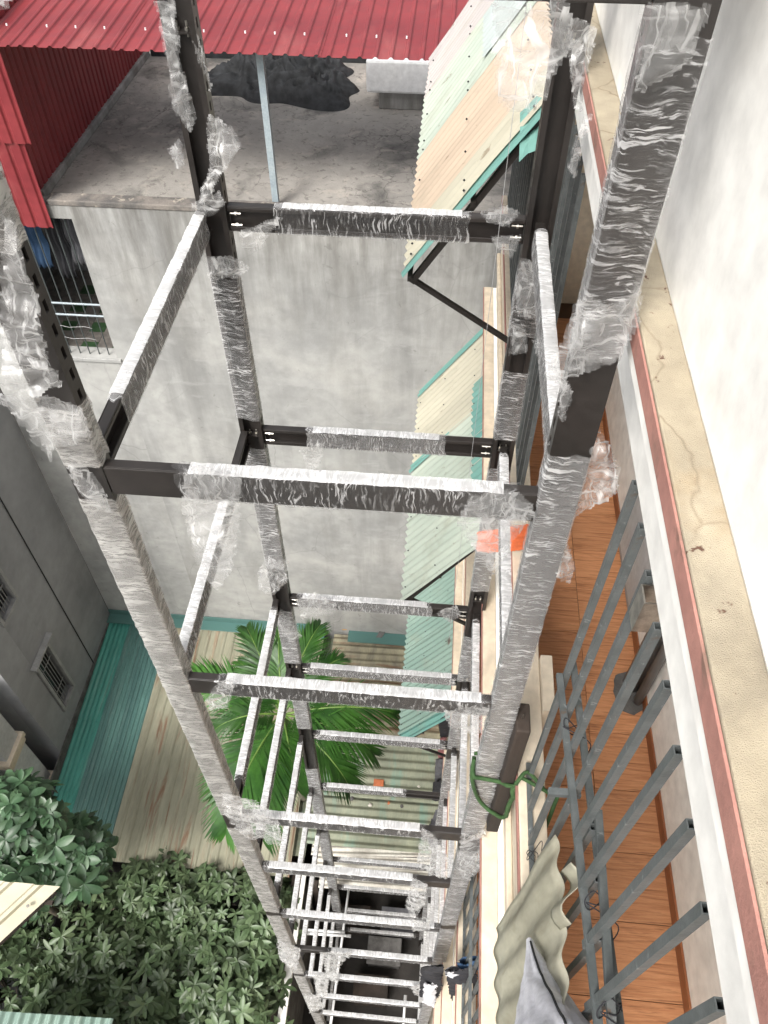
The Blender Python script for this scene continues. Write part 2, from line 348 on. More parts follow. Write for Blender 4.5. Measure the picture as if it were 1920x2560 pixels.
def topsheen(p, q, hw, seed):
    """slack double layer of film lying on the upper face of a wrapped member"""
    p, q = Vector(p), Vector(q); d = (q-p).normalized(); s_ = d.cross(Z).normalized(); L = (q-p).length; n = max(4, int(L/.012)); pts, uvs = [], []
    for r in range(n+1):
        row, ur = [], []
        for c in range(9):
            t = -1+c/4; e = hw*(1.0+.10*noise.noise(Vector((r*.21, seed, t*2))))
            o = p+d*(L*r/n)+s_*(t*e); w_ = noise.noise(o*60+Vector((seed, 0, 0)))
            row.append(o+Z*(.006+.003*w_+.003*abs(noise.noise(o*25))-.008*max(0, abs(t)-.7))); ur.append((L*r/n+seed*.73, t*hw+.5))
        pts.append(row); uvs.append(ur)
    return MB().grid(pts, uvs)
def inside(x, y, poly):
    r = False; j = len(poly)-1
    for i in range(len(poly)):
        xi, yi = poly[i]; xj, yj = poly[j]
        if (yi > y) != (yj > y) and x < (xj-xi)*(y-yi)/(yj-yi)+xi: r = not r
        j = i
    return r
def flap(pix, yy, seed, amp=.03, layers=2, step=.007, bulge=.03):
    """crumpled loose film hanging roughly in the plane y = yy, torn along the given outline"""
    P = [at(*p, y=yy) for p in pix]; poly = [(p.x, p.z) for p in P]
    x0, x1 = min(p[0] for p in poly), max(p[0] for p in poly); z0, z1 = min(p[1] for p in poly), max(p[1] for p in poly)
    step = max(step, math.sqrt((x1-x0)*(z1-z0)/4500)); mb = MB(); cx, cz = (x0+x1)/2, (z0+z1)/2
    for ly in range(layers):
        pts, uvs, keep = [], [], []; S = Vector((seed*2.3+ly*17, seed*1.1, 0)); sg = 1 if ly else -1; an = seed*1.3+ly*.8; ca, sa = math.cos(an), math.sin(an)
        nx, nz = int((x1-x0)/step)+3, int((z1-z0)/step)+3
        for r in range(nz):
            row, ur, kr = [], [], []
            for c in range(nx):
                x, z = x0+(c-1)*step, z0+(r-1)*step; v = Vector((x, 0, z))
                jx = .018*noise.noise(v*11+S)+.006*noise.noise(v*40+S); jz = .018*noise.noise(v*11-S)+.006*noise.noise(v*40-S)
                kr.append(inside(x+jx*1.3, z+jz*1.3, poly))
                rid = 1-2*abs(noise.noise(v*6+S)); wv_ = v+Vector((noise.noise(v*9+S), 0, noise.noise(v*9-S)))*.03; ua, ub = wv_.x*ca+wv_.z*sa, wv_.z*ca-wv_.x*sa
                rid2 = 1-2*abs(noise.noise(Vector((ua*26, ub*5, seed)))); rid3 = 1-2*abs(noise.noise(Vector((ua*9, ub*40, seed+5))))
                rr = min(1, math.hypot((x-cx)/(x1-x0+1e-6), (z-cz)/(z1-z0+1e-6))*2)
                dy = amp*(.6*rid+.36*rid2+.12*rid3-.5)+sg*bulge*.5*(1-rr*rr)
                row.append(Vector((x+jx*.6, yy+dy, z+jz*.6))); ur.append((x+seed*.31+ly*.5, z+seed*.17))
            pts.append(row); uvs.append(ur); keep.append(kr)
        mb.grid(pts, uvs, keep)
    used = sorted({k for f in mb.f for k in f}); ix = {k: i for i, k in enumerate(used)}
    mb.v = [mb.v[k] for k in used]; mb.uv = {ix[k]: u for k, u in mb.uv.items() if k in ix}; mb.f = [tuple(ix[k] for k in f) for f in mb.f]
    return mb if mb.f else None

# ------------------------------------------------------------------ ground
tag(mk('ground', MB().grid([[Vector((-60+120*i/8, -60+120*j/8, -H)) for i in range(9)] for j in range(9)]), 'ground'), kind='structure')

# ------------------------------------------------------------------ building with balconies, right
bld = thing('balcony_building', (1.2, 0, -H), 'white apartment building with stacked balconies, worn cream ledges and pink trim on the right', 'building')
ST = 3.33; YE = 6.63; YN = -7.0
tile_me = None
for k in range(0, 4):
    dz = -ST*(k-1) if k else 0; s = 0 if k <= 1 else -.03*(1 if k == 2 else 1.6)
    zl, zc, zf = -1.047+dz, -3.44+dz, -4.43+dz         # ledge top, parapet cap top, floor
    xf = .525+s
    if k >= 1:
        mk('beam', B(xf, xf+.2, YN, YE, zl-.42, zl-.001), 'white_paint', bld)
        mk('ledge', B(.44+s, xf-.001, YN, YE+.01, zl-.10, zl), 'ledge_top' if k == 1 else 'cream_paint', bld, bev=.004, label='worn yellow ochre ledge with black stains' if k == 1 else None)
        mk('edge_band', B(.433+s, .438+s, YN, YE+.012, zl-.056, zl-.004), 'pink_paint', bld)
        mk('edge_band', B(.4395+s, .442+s, YN, YE+.012, zl-.10, zl-.058), 'white_paint', bld)
        # parapet of this storey opening
        mk('parapet', B(xf, .60+s, YN, YE, zf-.02, zc-.06), 'cream_paint', bld)
        mk('parapet_cap', B(.482+s, .602+s, YN, YE+.004, zc-.06, zc), 'cream_paint', bld, bev=.006)
        mk('edge_band', B(.474+s, .480+s, YN, YE+.006, zc-.05, zc-.003), 'pink_paint', bld)
        mk('moulding', B(.495+s, xf-.001, YN, YE+.003, zc-.13, zc-.062), 'cream_paint', bld, bev=.01)
        mk('moulding', B(.505+s, xf-.001, .25 if k == 1 else YN, YE+.003, zc-.33, zc-.27), 'cream_paint', bld, bev=.008)
        mk('moulding', B(.492+s, xf-.001, .1 if k == 1 else YN, YE+.002, zc-.62, zc-.56), 'cream_paint', bld, bev=.008)
        # veranda inside
        fl = mk('floor', B(xf+.01, 1.62, YN, YE, zf-.16, zf-.012), 'grout', bld)
        T = .345
        if tile_me is None:
            tm = MB().box(-T/2+.002, T/2-.002, -T/2+.002, T/2-.002, 0, .010)
            tile_me = mesh_of(tm, 'floor_tile', 'wood_tile', (0, 0, 0))
            tn = MB().box(-.05, .05, -T/2+.002, T/2-.002, 0, .010); tile_n = mesh_of(tn, 'floor_tile', 'wood_tile', (0, 0, 0))
        for i in range(3):
            for j in range(-3, 18):
                o = link('floor_tile', tile_me if i < 2 else tile_n, (1.40-T*(i+.5) if i < 2 else .656, .06+T*(j+.5), zf-.0118), fl)
        mk('inner_wall', B(1.40, 1.60, YN, YE, zf, zl-.421), 'white_paint', bld)
        mk('skirting', B(1.388, 1.399, YN, YE, zf, zf+.09), 'skirting', bld)
        mk('end_wall', B(xf+.21, 1.399, YE-.12, YE-.001, zf, zl-.421), 'cream_paint', bld)
    else:
        mk('upper_wall', B(xf, .66, YN, YE, -1.046, 2.2), 'white_paint', bld)
    mk('slab', B(xf+.21, 1.62, YN, YE, zl-.40, zl-.17), 'white_paint', bld) if k >= 1 else None
mk('rear_wall', B(1.63, 1.85, YN, YE, -H, -.2), 'white_paint', bld)
mk('parapet', B(.477, .56, YN, YE, -H, -1.047-3*ST-.01), 'cream_paint', bld)
# pier on the inner side of the parapet and door to the flat
mk('pier', B(.603, .66, 1.72, 2.02, -4.4, -3.40), 'cream_paint', bld, bev=.004)
dr = mk('door', B(1.378, 1.397, 2.85, 3.65, -4.42, -2.3), 'grey_frame', bld, label='grey metal framed door of the veranda')
mk('pane', B(1.372, 1.3775, 2.92, 3.58, -3.6, -2.4), 'pale_wall', dr)
mk('pane', B(1.372, 1.3775, 2.92, 3.58, -4.36, -3.66), 'pale_wall', dr)
for yy in (2.87, 3.63): mk('frame', B(1.366, 1.3775, yy-.025, yy+.025, -4.42, -2.3), 'grey_frame', dr)

# grilles of steel bars between beam and parapet
def grille(xb, z0, z1, ylist, label, cut=(), rails=True, group=None):
    g = thing('balcony_grille', (xb, (min(ylist)+max(ylist))/2, z0), label, 'grille', 'security grilles along the balconies')
    for yy in ylist:
        jx = random.uniform(-.003, .003)
        if yy in cut:
            zm = -2.38+random.uniform(-.05, .05)
            mk('bar', MB().hollow((xb+jx-.02, yy-.02, zm), (xb+jx, yy, z1), X, Y, .021, .021), 'grey_steel', g)
            mk('bar_stub', MB().hollow((xb+.012, yy-.01, z0+.02), (xb+.012, yy-.01, zm+.06), X, Y, .021, .021), 'grey_steel', g)
        else:
            mk('bar', MB().hollow((xb+jx, yy, z0+.012), (xb+jx, yy, z1), X, Y, .021, .021), 'grey_steel', g)
    return g
SP = .1435
near = [.257+SP*i for i in range(9)]
g1 = grille(.528, -3.44, -1.482, near, 'grey steel balcony grille with sawn-off bars in front of the wood tiled veranda', cut=near[:5])
mk('bottom_rail', MB().hollow((.528, .1, -3.43), (.528, 1.47, -3.43), X, Z, .02, .018), 'grey_steel', g1)
for dxr, e in ((-.022, 0), (.030, .05)):
    mk('mid_rail', MB().hollow((.528+dxr, 1.41+e, -2.50), (.528+dxr, -.6, -2.14), X, Z, .021, .021), 'grey_steel', g1)
mk('loose_bar', MB().hollow((.552, .86, -2.30), (.50, -.4, -2.22), X, Z, .021, .021), 'grey_steel', g1)
mk('crosspiece', MB().hollow((.475, 1.045, -2.66), (.575, 1.03, -2.62), Y, Z, .024, .024), 'grey_steel', g1)
br = mk('bracket', MB().box(.508, .56, 1.045, 1.049, -1.62, -1.50).box(.508, .512, 1.049, 1.10, -1.62, -1.50).box(.512, .56, 1.096, 1.10, -1.62, -1.50), 'bolt', g1)
g2 = grille(.528, -3.44, -1.482, [3.05+SP*i for i in range(25)], 'dense row of grey grille bars behind the far right wrapped post')
mk('bottom_rail', MB().hollow((.528, 3.0, -3.43), (.528, 6.6, -3.43), X, Z, .02, .018), 'grey_steel', g2)
mk('mid_rail', MB().hollow((.556, 3.0, -2.45), (.556, 6.6, -2.45), X, Z, .021, .021), 'grey_steel', g2)
g3 = grille(.498, -6.77, -4.812, [-.5+SP*i for i in range(18)], 'grey balcony grille one storey below the sawn-off grille')
mk('bottom_rail', MB().hollow((.498, -.6, -6.755), (.498, 2.05, -6.755), X, Z, .02, .018), 'grey_steel', g3)
for dxr in (-.03, .03): mk('mid_rail', MB().hollow((.498+dxr, 2.05, -5.75), (.498+dxr, -.6, -5.75), X, Z, .021, .021), 'grey_steel', g3)

# ------------------------------------------------------------------ lift shaft frame
YF, YB = 1.45, 2.90
A_, D_, B_, C_ = (-1.032, -.925), (.305, .410), (-1.005, -.890), (.314, .425)
frame = thing('steel_shaft_frame', (-.3, 2.2, -H), 'tall dark steel lift shaft frame wrapped in torn clear plastic film', 'steel frame')
DEP = .062; TOP = .55
def post_mesh(x0, x1, y, web_front):
    mb = MB(); t = .006; y0, y1 = y, y+DEP
    mb.box(x0, x1, y0, y0+t, -H, TOP) if web_front else mb.box(x0, x1, y1-t, y1, -H, TOP)
    ya, yb = (y0+t, y1) if web_front else (y0, y1-t)
    for xa, xb in ((x0, x0+t), (x1-t, x1)):
        s0 = (ya+yb)/2-.008; s1 = s0+.016
        mb.box(xa, xb, ya, s0, -H, TOP); mb.box(xa, xb, s1, yb, -H, TOP)
        z = -H
        while z < TOP-.06:
            mb.box(xa, xb, s0, s1, z, z+.034); z += .068
    yl = y1-t if web_front else y0
    mb.box(x0+t, x0+.022, yl, yl+t, -H, TOP); mb.box(x1-.022, x1-t, yl, yl+t, -H, TOP)
    return mb
POSTS = {}
specs = (('A', A_, YF, True, [(-.05, -.93), (-1.38, -1.60), (-1.74, -2.87), (-2.87, -4.40), (-4.62, -6.5), (-6.6, -8.9), (-9.0, -11.2), (-11.3, -14.3)]),
         ('B', B_, YB, False, [(-.1, -.74), (-1.93, -2.76), (-2.97, -4.06), (-4.56, -5.28), (-5.55, -6.42), (-7.3, -8.9), (-9.1, -13.9)]),
         ('C', C_, YB, False, [(-.1, -.80), (-1.84, -2.16), (-2.36, -2.80), (-3.02, -4.16), (-4.72, -5.36), (-5.6, -6.6), (-6.8, -8.8), (-9, -13.9)]),
         ('D', D_, YF, True, [(-.02, -.36), (-.47, -1.13), (-1.44, -4.42), (-4.66, -6.4), (-6.5, -8.8), (-9, -14.2)]))
for nm, (x0, x1), y, wf, wr in specs:
    po = mk('post', post_mesh(x0, x1, y, wf), 'steel', frame); POSTS[nm] = po
    for i, (za, zb) in enumerate(wr):
        mk('plastic_wrap_or_sheen', wrap(((x0+x1)/2, y+DEP/2, za), ((x0+x1)/2, y+DEP/2, zb), X, Y, (x1-x0)/2, DEP/2, ord(nm)+i*7, seg=.02 if zb > -6 else .04), 'film_milky' if nm == 'A' else 'film', po, smooth=True)
LV = [-.318, -1.608, -2.846, -4.41, -5.356, -6.55, -7.77, -8.96, -10.16, -11.38, -12.6, -13.8]
BH, BD = .110, .038
def chan(p, q, d, lip=True):                        # d points from web to open side; top at p.z
    p, q, d = Vector(p), Vector(q), Vector(d); t = .005; mb = MB()
    mb.bar(p, q, d, Z, 0, t, -BH, 0); mb.bar(p, q, d, Z, t, BD, -t, 0); mb.bar(p, q, d, Z, t, BD, -BH, -BH+t)
    if lip: mb.bar(p, q, d, Z, BD-t, BD, -.022, -t); mb.bar(p, q, d, Z, BD-t, BD, -BH+t, -BH+.022)
    return mb
wf_ = {0: (0, .62), 1: (.17, .95), 2: (.10, .995), 3: (.02, .84), 4: (.01, .83), 5: (.01, .99), 6: (.24, .99), 7: (.0, .98)}
wb_ = {1: (.16, .82), 2: (.19, .80), 3: (.04, .80), 4: (.03, .99), 5: (.03, .97), 6: (.02, .72)}
BEAMS = {}
for i, zt in enumerate(LV):
    f0, f1 = A_[1]+.001, D_[0]-.001; b0, b1 = B_[1]+.001, C_[0]-.001
    bm = mk('front_beam', chan((f0, YF+.003, zt), (f1, YF+.003, zt), Y), 'steel', frame, bev=.003); BEAMS['f', i] = bm
    a, b = wf_.get(i, (0, 1)); cy = YF+.003+BD/2
    mk('plastic_wrap_or_sheen', wrap((f0+(f1-f0)*a, cy, zt-BH/2), (f0+(f1-f0)*b, cy, zt-BH/2), Y, Z, BD/2, BH/2, 50+i, seg=.014 if i < 5 else .03), 'film', bm, smooth=True)
    mk('plastic_wrap_or_sheen', topsheen((f0+(f1-f0)*(a+.03), cy, zt), (f0+(f1-f0)*(b-.03), cy, zt), BD/2+.004, 150+i), 'film_sheen', bm, smooth=True)  # added strip that whitens the beam top like reflected sky
    if i: 
        bm = mk('back_beam', chan((b0, YB+DEP-.008, zt), (b1, YB+DEP-.008, zt), -Y), 'steel', frame, bev=.003); BEAMS['b', i] = bm
        a, b = wb_.get(i, (.05, .95)); cy = YB+DEP-.008-BD/2
        mk('plastic_wrap_or_sheen', wrap((b0+(b1-b0)*a, cy, zt-BH/2), (b0+(b1-b0)*b, cy, zt-BH/2), -Y, Z, BD/2, BH/2, 80+i, seg=.014 if i < 5 else .03), 'film', bm, smooth=True)
        mk('plastic_wrap_or_sheen', topsheen((b0+(b1-b0)*(a+.03), cy, zt), (b0+(b1-b0)*(b-.03), cy, zt), BD/2+.004, 180+i), 'film_sheen', bm, smooth=True)
        if i < 6:
            for xx in (b0+.03, b1-.03):
                for zz in (-.035, -.085):
                    mk('bolt', MB().tube([(xx-.022, cy-.01, zt+zz), (xx+.022, cy-.01, zt+zz)], .004, 6).tube([(xx-.002, cy-.01, zt+zz), (xx+.006, cy-.01, zt+zz)], .009, 6), 'bolt', bm)
    # side beams
    for sd_, xx, d, w0, w1 in (('l', -1.0, X, .10, .95), ('r', .388, -X, .02, .96)):
        if sd_ == 'l' and i == 0: continue
        p0, p1 = (xx, YF+DEP+.002, zt), (xx, YB-.002, zt)
        bm = mk('side_beam', chan(p0, p1, d), 'steel', frame, bev=.003); BEAMS[sd_, i] = bm
        cx = xx+d.x*BD/2; L = YB-YF-DEP
        if i == 1 and sd_ == 'l': w0, w1 = .16, .97
        if i == 2 and sd_ == 'l': w0, w1 = .0, .78
        mk('plastic_wrap_or_sheen', wrap((cx, YF+DEP+L*w0, zt-BH/2), (cx, YF+DEP+L*w1, zt-BH/2), X, Z, BD/2, BH/2, 110+i*2+(sd_ == 'l'), seg=.014 if i < 5 else .03), 'film', bm, smooth=True)
        mk('plastic_wrap_or_sheen', topsheen((cx, YF+DEP+L*(w0+.02), zt), (cx, YF+DEP+L*(w1-.02), zt), BD/2+.004, 210+i), 'film_sheen', bm, smooth=True)
# joint plates and bolts inside the bare rear posts
for nm, (x0, x1) in (('B', B_), ('C', C_)):
    for z in (-.98, -2.9, -4.3, -5.4):
        pl = mk('joint_plate', B(x0+.008, x1-.008, YB+.016, YB+DEP-.008, z-.006, z), 'steel', POSTS[nm])
        for xx in (x0+.04, x1-.04):
            mk('bolt', MB().tube([(xx, YB+.035, z-.02), (xx, YB+.035, z+.03)], .0045, 6).tube([(xx, YB+.035, z+.001), (xx, YB+.035, z+.010)], .010, 6), 'bolt', POSTS[nm])
# torn loose film
FL = [('A', 1.40, .05, [(0, 470), (25, 480), (80, 640), (108, 790), (140, 840), (60, 852), (0, 840)]),
      ('A', 1.40, .04, [(-30, 850), (60, 845), (180, 882), (205, 930), (130, 960), (110, 1000), (60, 930), (0, 885)]),
      ('A', 1.42, .02, [(140, 1000), (180, 1010), (235, 1075), (240, 1110), (205, 1105), (165, 1060)]),
      (('f', 1), 1.42, .03, [(390, 1020), (430, 1005), (520, 1035), (522, 1130), (500, 1240), (470, 1285), (440, 1250), (400, 1140)]),
      (('f', 1), 1.42, .03, [(1015, 1075), (1080, 1055), (1150, 1090), (1155, 1110), (1110, 1170), (1060, 1240), (1020, 1180), (978, 1130)]),
      ('D', 1.475, .05, [(1180, 960), (1290, 910), (1345, 1010), (1330, 1070), (1240, 1120), (1200, 1170), (1160, 1170), (1160, 1080)]),
      ('D', 1.42, .035, [(1268, 640), (1330, 660), (1390, 620), (1385, 700), (1340, 780), (1205, 830), (1170, 810), (1222, 720), (1240, 650)]),
      ('D', 1.43, .02, [(1203, 790), (1230, 800), (1235, 860), (1215, 920), (1205, 900)]),
      ('D', 1.435, .02, [(1380, 0), (1540, 0), (1500, 140), (1400, 190), (1370, 230), (1370, 140)]),
      (('f', 0), 1.42, .04, [(1058, 0), (1235, 0), (1245, 100), (1190, 190), (1170, 245), (1100, 240), (1066, 205)]),
      ('C', 2.86, .04, [(1228, 30), (1290, 60), (1275, 160), (1265, 250), (1240, 235), (1225, 130)]),
      ('C', 2.87, .03, [(1125, 560), (1180, 565), (1195, 650), (1170, 690), (1115, 680), (1110, 620)]),
      ('C', 2.88, .03, [(1105, 700), (1135, 700), (1140, 760), (1100, 770)]),
      ('B', 2.85, .04, [(328, 0), (378, 0), (388, 130), (425, 260), (415, 295), (370, 240), (360, 130)]),
      ('B', 2.86, .03, [(392, 0), (412, 60), (440, 110), (462, 205), (448, 190), (425, 110)]),
      ('B', 2.85, .05, [(445, 240), (500, 270), (522, 320), (470, 390), (452, 445), (425, 440), (450, 360)]),
      ('B', 2.88, .03, [(358, 325), (390, 290), (402, 360), (385, 372)]),
      ('B', 2.86, .03, [(410, 440), (470, 415), (490, 440), (450, 470), (415, 460)]),
      ('B', 2.87, .03, [(438, 560), (500, 548), (542, 580), (510, 605), (450, 600)]),
      (('b', 1), 2.88, .03, [(512, 500), (605, 468), (602, 492), (550, 547), (522, 532)]),
      (('b', 1), 2.87, .03, [(1030, 460), (1090, 444), (1130, 465), (1100, 492), (1050, 478)]),
      (('b', 1), 2.88, .03, [(1055, 512), (1135, 508), (1105, 565), (1080, 545)]),
      (('b', 2), 2.88, .03, [(648, 965), (702, 958), (690, 1012), (662, 1022)]),
      ('B', 2.86, .05, [(553, 1235), (578, 1205), (626, 1210), (622, 1260), (590, 1284), (560, 1268)]),
      ('B', 2.87, .03, [(588, 1330), (602, 1315), (640, 1345), (652, 1380), (625, 1390)]),
      (('b', 3), 2.88, .03, [(640, 1300), (680, 1280), (730, 1305), (725, 1325), (650, 1340)]),
      (('b', 3), 2.88, .03, [(940, 1325), (985, 1310), (1000, 1325), (975, 1350)]),
      (('f', 2), 1.43, .03, [(468, 1478), (512, 1468), (492, 1532), (452, 1538), (440, 1512)]),
      (('f', 2), 1.42, .03, [(955, 1535), (1062, 1528), (1052, 1572), (1020, 1592), (968, 1568)]),
      ('A', 1.41, .04, [(478, 1715), (560, 1738), (605, 1785), (612, 1822), (572, 1818), (515, 1795), (482, 1762)]),
      (('f', 3), 1.42, .04, [(912, 1790), (952, 1818), (978, 1870), (965, 1902), (930, 1892), (898, 1862)]),
      ('D', 1.43, .04, [(995, 1808), (1052, 1795), (1048, 1870), (1010, 1905), (985, 1880)]),
      (('f', 4), 1.42, .05, [(890, 1900), (926, 1908), (918, 1960), (892, 1982), (874, 1960)]),
      (('f', 5), 1.42, .04, [(885, 1985), (930, 1990), (928, 2010), (890, 2012)]),
      ('A', 1.42, .05, [(596, 2030), (650, 2055), (640, 2095), (605, 2075)]),
      (('f', 6), 1.42, .04, [(690, 2060), (765, 2055), (735, 2085), (730, 2130), (705, 2110)]),
      (('f', 7), 1.42, .04, [(675, 2105), (715, 2105), (705, 2160), (685, 2150)]),
      ('A', 1.42, .05, [(655, 2150), (690, 2150), (700, 2180), (670, 2185)]),
      (('f', 7), 1.42, .04, [(885, 2130), (925, 2130), (925, 2160), (895, 2150)]),
      ('D', 1.47, .03, [(1170, 1170), (1225, 1160), (1245, 1240), (1235, 1262), (1205, 1245), (1185, 1205)]),
      ('A', 1.40, .05, [(-60, -60), (45, -40), (30, 20), (-10, 38), (-60, 30)]),
      ('r0', 2.4, .05, [(1225, 365), (1262, 245), (1285, 250), (1262, 300), (1245, 400)]),
      ('r1', 2.2, .05, [(1150, 740), (1185, 722), (1198, 740), (1180, 790), (1160, 780)])]
for i, (par, yy, am, pix) in enumerate(FL):
    pr = POSTS[par] if par in POSTS else BEAMS[('r', int(par[1]))] if isinstance(par, str) else BEAMS[par]
    q = flap(pix, yy, i+1, am)
    if q: mk('torn_film', q, 'film_loose', pr, smooth=True)

# ------------------------------------------------------------------ neighbour with roofed terrace, straight ahead
nb = thing('terrace_house', (-1, 9, -H), 'grey rendered neighbour house with a red sheet roof over its flat terrace', 'house')
W0 = 7.0; ZT = -3.93
ox0, ox1, oz0, oz1 = -4.85, -3.735, -5.82, -4.07                # barred opening
for a in ((-5.365, ox0, -H, ZT), (ox1, 3.6, -H, ZT), (ox0, ox1, -H, oz0), (ox0, ox1, oz1, ZT)):
    mk('wall', B(a[0], a[1], W0, W0+.18, a[2], a[3]), 'concrete_wall', nb)
mk('roof_edge', B(-3.93, 3.6, W0-.012, W0+.15, ZT+.001, ZT+.06), 'roof_edge', nb, bev=.012)
mk('terrace_floor', MB().box(-5.2, 3.6, W0+.19, 11.3, ZT-.25, ZT-.03), 'terrace_floor', nb)
mk('curb', B(-4.14, -4.02, W0+.16, 10.92, ZT-.03, ZT+.05), 'concrete_wall', nb, bev=.01)
mk('back_wall', B(-4.2, 3.6, 11.05, 11.3, ZT-.03, ZT+.62), 'concrete_wall', nb)
mk('gutter', B(-4.0, 3.5, 10.9, 11.045, ZT-.028, ZT+.14), 'black_cloth', nb)
for i in range(12): mk('wall_tile', B(-4.0+.62*i, -4.0+.62*i+.612, 11.02, 11.047, ZT+.2, ZT+.60), 'pink_tile', nb)
sill = mk('sill', B(ox0-.03, ox1+.05, W0-.03, W0+.19, oz0-.05, oz0-.001), 'concrete_wall', nb, bev=.006)
gb = mk('window_bars', MB().tube([(ox0, W0+.05, -5.12), (ox1, W0+.05, -5.12)], .012, 6), 'blue_steel', nb); mk('rail', MB().tube([(ox0, W0+.05, -5.27), (ox1, W0+.05, -5.27)], .012, 6), 'blue_steel', gb)
for i in range(10):
    xx = ox0+.08+.115*i
    mk('bar', MB().tube([(xx, W0+.06, oz0), (xx, W0+.06, oz1)], .007, 6), 'dark_bar', gb)
for zz in (-5.42, -5.58):
    mk('wire', MB().tube([(ox0+.2+.09*i, W0+.03, zz+.012*math.sin(i*2.1)) for i in range(9)], .003, 5), 'wire', gb)
rf_ = mk('room_floor', B(ox0-.6, ox1+.6, W0+.181, W0+2.2, oz0-.4, oz0-.3), 'tile_grey', nb)
tg = mesh_of(MB().box(-.098, .098, -.098, .098, 0, .006), 'floor_tile', 'tile_green', (0, 0, 0)); tr_ = mesh_of(MB().box(-.098, .098, -.098, .098, 0, .006), 'floor_tile', 'tile_grey', (0, 0, 0))
for i in range(7):
    for j in range(8):
        link('floor_tile', tg if (i+j) % 2 == 0 and i % 2 else tr_, (ox0-.1+.2*i, W0+.35+.2*j, oz0-.2995), rf_)
mk('room_wall', MB().box(ox0-.62, ox0-.55, W0+.19, W0+2.3, oz0-.3, oz1+.1).box(ox1+.55, ox1+.62, W0+.19, W0+2.3, oz0-.3, oz1+.1).box(ox0-.6, ox1+.6, W0+2.2, W0+2.3, oz0-.3, oz1+.1), 'slate_wall', nb)
mk('terrace_post', MB().hollow((-1.69, 7.22, ZT-.02), (-1.69, 7.22, -2.545), X, Y, .06, .06), 'blue_steel', nb, label='slim blue grey square post at the terrace edge')
mk('terrace_post', MB().hollow((-1.72, 10.7, ZT-.02), (-1.72, 10.7, -3.0), X, Y, .06, .06), 'blue_steel', nb)
# red sheets: roof, front cladding, side wall
for i in range(8):
    x0 = -6.4+.875*i
    sh = mk('roof_sheet', corr((x0, 6.98, -2.50+(i % 2)*.004), (.9, 0, 0), (0, 1.75, .09), 7, .128, .017, 'trap', seg=16, seed=i), 'red_sheet', nb, solid=.0015)
    for j in range(3):
        for yy in (7.35, 8.3):
            mk('screw', MB().tube([(x0+.2+.257*j, yy, -2.48+(yy-7)*.05), (x0+.2+.257*j, yy, -2.462+(yy-7)*.05)], .008, 6), 'white_plastic', sh)
mk('cladding_sheet', corr((-4.75, 6.93, -3.30), (.90, 0, 0), (0, .0, .80), 7, .128, .02, 'trap', seg=16, seed=3), 'red_sheet', nb, solid=.0015)
mk('cladding_sheet', corr((-4.72, 6.95, -4.15), (.79, 0, 0), (0, .0, .88), 6, .128, .02, 'trap', seg=16, seed=5), 'red_sheet', nb, solid=.0015)
mk('cladding_sheet', corr((-5.62, 6.95, -4.15), (.90, 0, 0), (0, .0, 1.64), 7, .128, .02, 'trap', seg=16, seed=5), 'red_sheet', nb, solid=.0015)
for i in range(5):
    mk('side_sheet', corr((-4.06+(i % 2)*.004, 6.99+.79*i, ZT+.04), (0, .80, 0), (0, 0, 1.56), 7, .114, .02, 'trap', seg=16, seed=i+9), 'red_sheet', nb, solid=.0015)
# things on the terrace
def heap(cx, cy, z0, rx, ry, h, seed, mt, name, label, cat, n=150):
    pts = []; outl = lambda a: 1+.22*math.sin(3*a+seed)+.12*math.sin(7*a+2)
    for r in range(n//2+1):
        row = []; t = r/(n//2)
        for c in range(n+1):
            a = 2*math.pi*(c % n)/n; rr = t*outl(a); v = Vector((rr*math.cos(a)*rx, rr*math.sin(a)*ry, 0))
            q = v*2.1+Vector((seed, 0, 0))
            q = q+Vector((noise.noise(q*1.5), noise.noise(q*1.5+Vector((9, 0, 0))), 0))*.5; f1 = 1-2.4*abs(noise.noise(q*1.2)); f2 = 1-2.4*abs(noise.noise(Vector((q.x*1.6+q.y, q.y*4, 3)))); f3 = 1-2.4*abs(noise.noise(Vector((q.x*3, q.y*7-q.x*2, 7))))
            z = h*((1-t**2.2)*(.40+.30*f1+.30*f2)+.12*f3*(1-t**6)); z = max(z, .012*(1-t))
            row.append(Vector((cx+v.x, cy+v.y, z0+z)))
        pts.append(row)
    return mk(name, MB().grid(pts), mt, label=label, cat=cat, smooth=True)
heap(-2.12, 10.12, ZT-.03, 1.0, .62, .42, 4.2, 'black_cloth', 'shade_net', 'crumpled heap of black shade netting on the concrete terrace', 'netting')
bx_ = thing('white_cabinet', (-.62, 9.9, ZT-.03), 'white plastic storage box on a low block on the terrace', 'box')
mk('block', B(-.88, -.3, 9.55, 10.2, ZT-.029, ZT+.16), 'concrete_wall', bx_, bev=.01)
mk('shell', B(-1.02, -.22, 9.5, 10.35, ZT+.161, ZT+.52), 'white_plastic', bx_, bev=.03)
mk('lid', B(-1.03, -.21, 9.9, 10.36, ZT+.525, ZT+.56), 'white_plastic', bx_, bev=.015)

